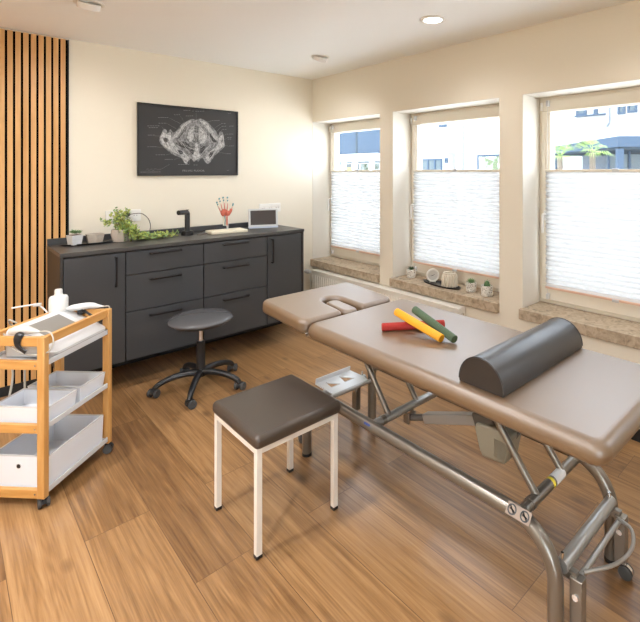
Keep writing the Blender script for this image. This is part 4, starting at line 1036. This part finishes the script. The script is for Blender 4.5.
# ---------------------------------------------------------------- outside
obj('ground', B(OX+.01, 60, -40, 60, -.25, -.15), M['pave'], kind='structure')
FXX = 20.0
hs = thing('white_house', 'white rendered house across the way seen through the middle and right windows', 'building', (FXX, 12, -.15))
part2 = lambda nm, b, m, p=hs, **k: obj(nm, b, m, p, True, **k)
part2('wall', B(FXX, FXX+6, 2, 21.4, -.15, 9), M['facade'])
part2('lower_wall', B(FXX-.5, FXX, 15.76, 20.6, -.15, 2.5), M['facade'])
part2('canopy', B(FXX-.62, FXX, 15.7, 20.6, 2.5, 2.6), M['fwhite'])
def fwin(y0, y1, z0, z1, x=FXX, n=1, fm='fgrey', green=False):
    w = part2('window', hframe(BM(), x-.06, x-.01, y0, y1, z0, z1, .09), M[fm])
    b = BM()
    for k in range(1, n): yy = y0+(y1-y0)*k/n; box(b, x-.06, x-.01, yy-.06, yy+.06, z0+.09, z1-.09)
    if n > 1: part2('mullion', b, M[fm], w)
    part2('pane', B(x-.03, x-.005, y0+.09, y1-.09, z0+.09, z1-.09), M['fgreen'] if green else M['fglass'], w)
fwin(16.2, 17.75, .9, 2.2, FXX-.5, 3)
fwin(15.80, 16.02, 1.95, 2.22, FXX-.5)
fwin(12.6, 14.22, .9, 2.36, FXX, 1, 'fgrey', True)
part2('vent', B(FXX-.06, FXX, 16.3, 16.85, 3.98, 4.13), M['fgrey'])
part2('downpipe', Tb([(FXX-.08, 15.18, -.1), (FXX-.08, 15.18, 8.5)], .05), M['fbase'])
for y0, y1, z0, z1 in ((8.45, 8.92, 3.97, 4.6), (7.96, 8.14, 3.97, 4.6), (6.84, 7.15, 3.87, 4.6), (6.38, 6.76, 3.9, 4.6)): fwin(y0, y1, z0, z1)
part2('ledge', B(FXX-.15, FXX, 7.6, 8.95, 3.90, 3.96), M['fgrey'])
part2('gutter_pipe', Tb(fillet([(FXX-.1, 7.52, 8), (FXX-.1, 7.52, 3.55), (FXX-.1, 7.62, 3.40)], .05), .07), M['fbase'])
bh = thing('blue_grey_house', 'blue grey clad upper storey on white posts seen through the corner window', 'building', (FXX, 26, -.15))
p3 = lambda nm, b, m, p=bh, **k: obj(nm, b, m, p, True, **k)
p3('upper_storey', B(FXX-.2, FXX+6, 21.5, 32, 2.65, 8.5), M['fgrey'])
p3('joint_strip', B(FXX-.23, FXX-.2, 23.85, 24.0, 2.65, 8.5), M['fshadejoint'])
p3('floor_slab', B(FXX-.5, FXX+6, 21.5, 32, 2.2, 2.65), M['fwhite'])
p3('ground_floor', B(FXX+1.5, FXX+6, 21.5, 32, -.15, 2.2), M['fbase'])
for y in (22.4, 24.15, 25.3, 27.0): p3('post', B(FXX-.3, FXX-.05, y-.13, y+.13, -.15, 2.2), M['fwhite'])
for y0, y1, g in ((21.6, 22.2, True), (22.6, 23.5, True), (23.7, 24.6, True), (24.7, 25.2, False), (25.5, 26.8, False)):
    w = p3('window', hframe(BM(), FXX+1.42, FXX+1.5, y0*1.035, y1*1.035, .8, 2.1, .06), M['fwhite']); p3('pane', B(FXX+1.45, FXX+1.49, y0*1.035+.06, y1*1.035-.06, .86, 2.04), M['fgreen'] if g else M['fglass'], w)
p3('yellow_panel', B(FXX+.9, FXX+.95, 25.5, 26.3, 1.4, 1.75), M['yello'])
# carport (turned 45 degrees)
cp = thing('carport', 'blue grey flat roofed carport behind the palms outside the right window', 'carport', (12.51, 4.46, -.15), -PI/4)
def cpb(nm, x0, x1, y0, y1, z0, z1, m, p=cp): return obj(nm, B(x0, x1, y0, y1, z0, z1), m, p)
cpb('roof', 0, 4.4, 0, 5.2, 2.29, 2.57, M['fgrey'])
cpb('roof_soffit', .05, 4.35, .05, 5.15, 2.24, 2.29, M['fshadejoint'])  # soffit coloured dark to stand in for shade under the roof
for x, y in ((.0, .0), (.0, 5.05), (3.4, 0)): cpb('post', x, x+.15, y, y+.15, 0, 2.24, M['fgrey'])
cpb('rear_wall', -.4, 4.4, 5.2, 5.3, 0, 2.29, M['fbase'])
cpb('glazing', .35, 4.3, 1.4, 1.45, .1, 2.15, M['fglass'])
for x in (.35, .95, 1.5, 2.0): cpb('glazing_bar', x, x+.06, 1.36, 1.42, 0, 2.24, M['fgrey'])
cpb('white_panel', -.75, -.15, 2.0, 2.1, .1, 2.1, M['fwhite'])
def palm(x, y, h, lab, R0, seed):
    random.seed(seed)
    t = thing('palm_tree', lab, 'palm', (x, y, -.15), 0, 'young palms outside the right window')
    obj('trunk', Tb([(0, 0, 0), (.02, 0, h*.5), (0, 0, h)], [.10, .07, .06], n=12), M['trunk'], t)
    b = BM()
    for k in range(13):
        a = k*2.4+random.uniform(-.2, .2); el = random.uniform(-.25, .95); st = Vector((0, 0, h)); d = Vector((math.cos(a)*math.cos(el), math.sin(a)*math.cos(el), math.sin(el)))
        hub = st+d*R0*.45; tube(b, [st, hub], .008, n=5)
        sd = d.cross(Vector((0, 0, 1))).normalized(); upv = sd.cross(d)
        for j in range(11):
            f = (j-5)/5*1.2; dd = (d*math.cos(f)+sd*math.sin(f)).normalized(); l = R0*.62*(1-.25*abs(f))
            mid = hub+dd*l*.6+upv*.02; tip = hub+dd*l-Vector((0, 0, l*.22)); w = dd.cross(upv).normalized()*.011
            v = [b.verts.new(q) for q in (hub, mid+w, tip, mid-w)]; b.faces.new(v)
    obj('fronds', b, M['palm'], t, smooth=0)
palm(9.95, 4.08, 2.08, 'right of the two young fan palms outside the right window', .46, 3)
palm(9.55, 4.62, 1.98, 'left of the two young fan palms outside the right window', .50, 5)
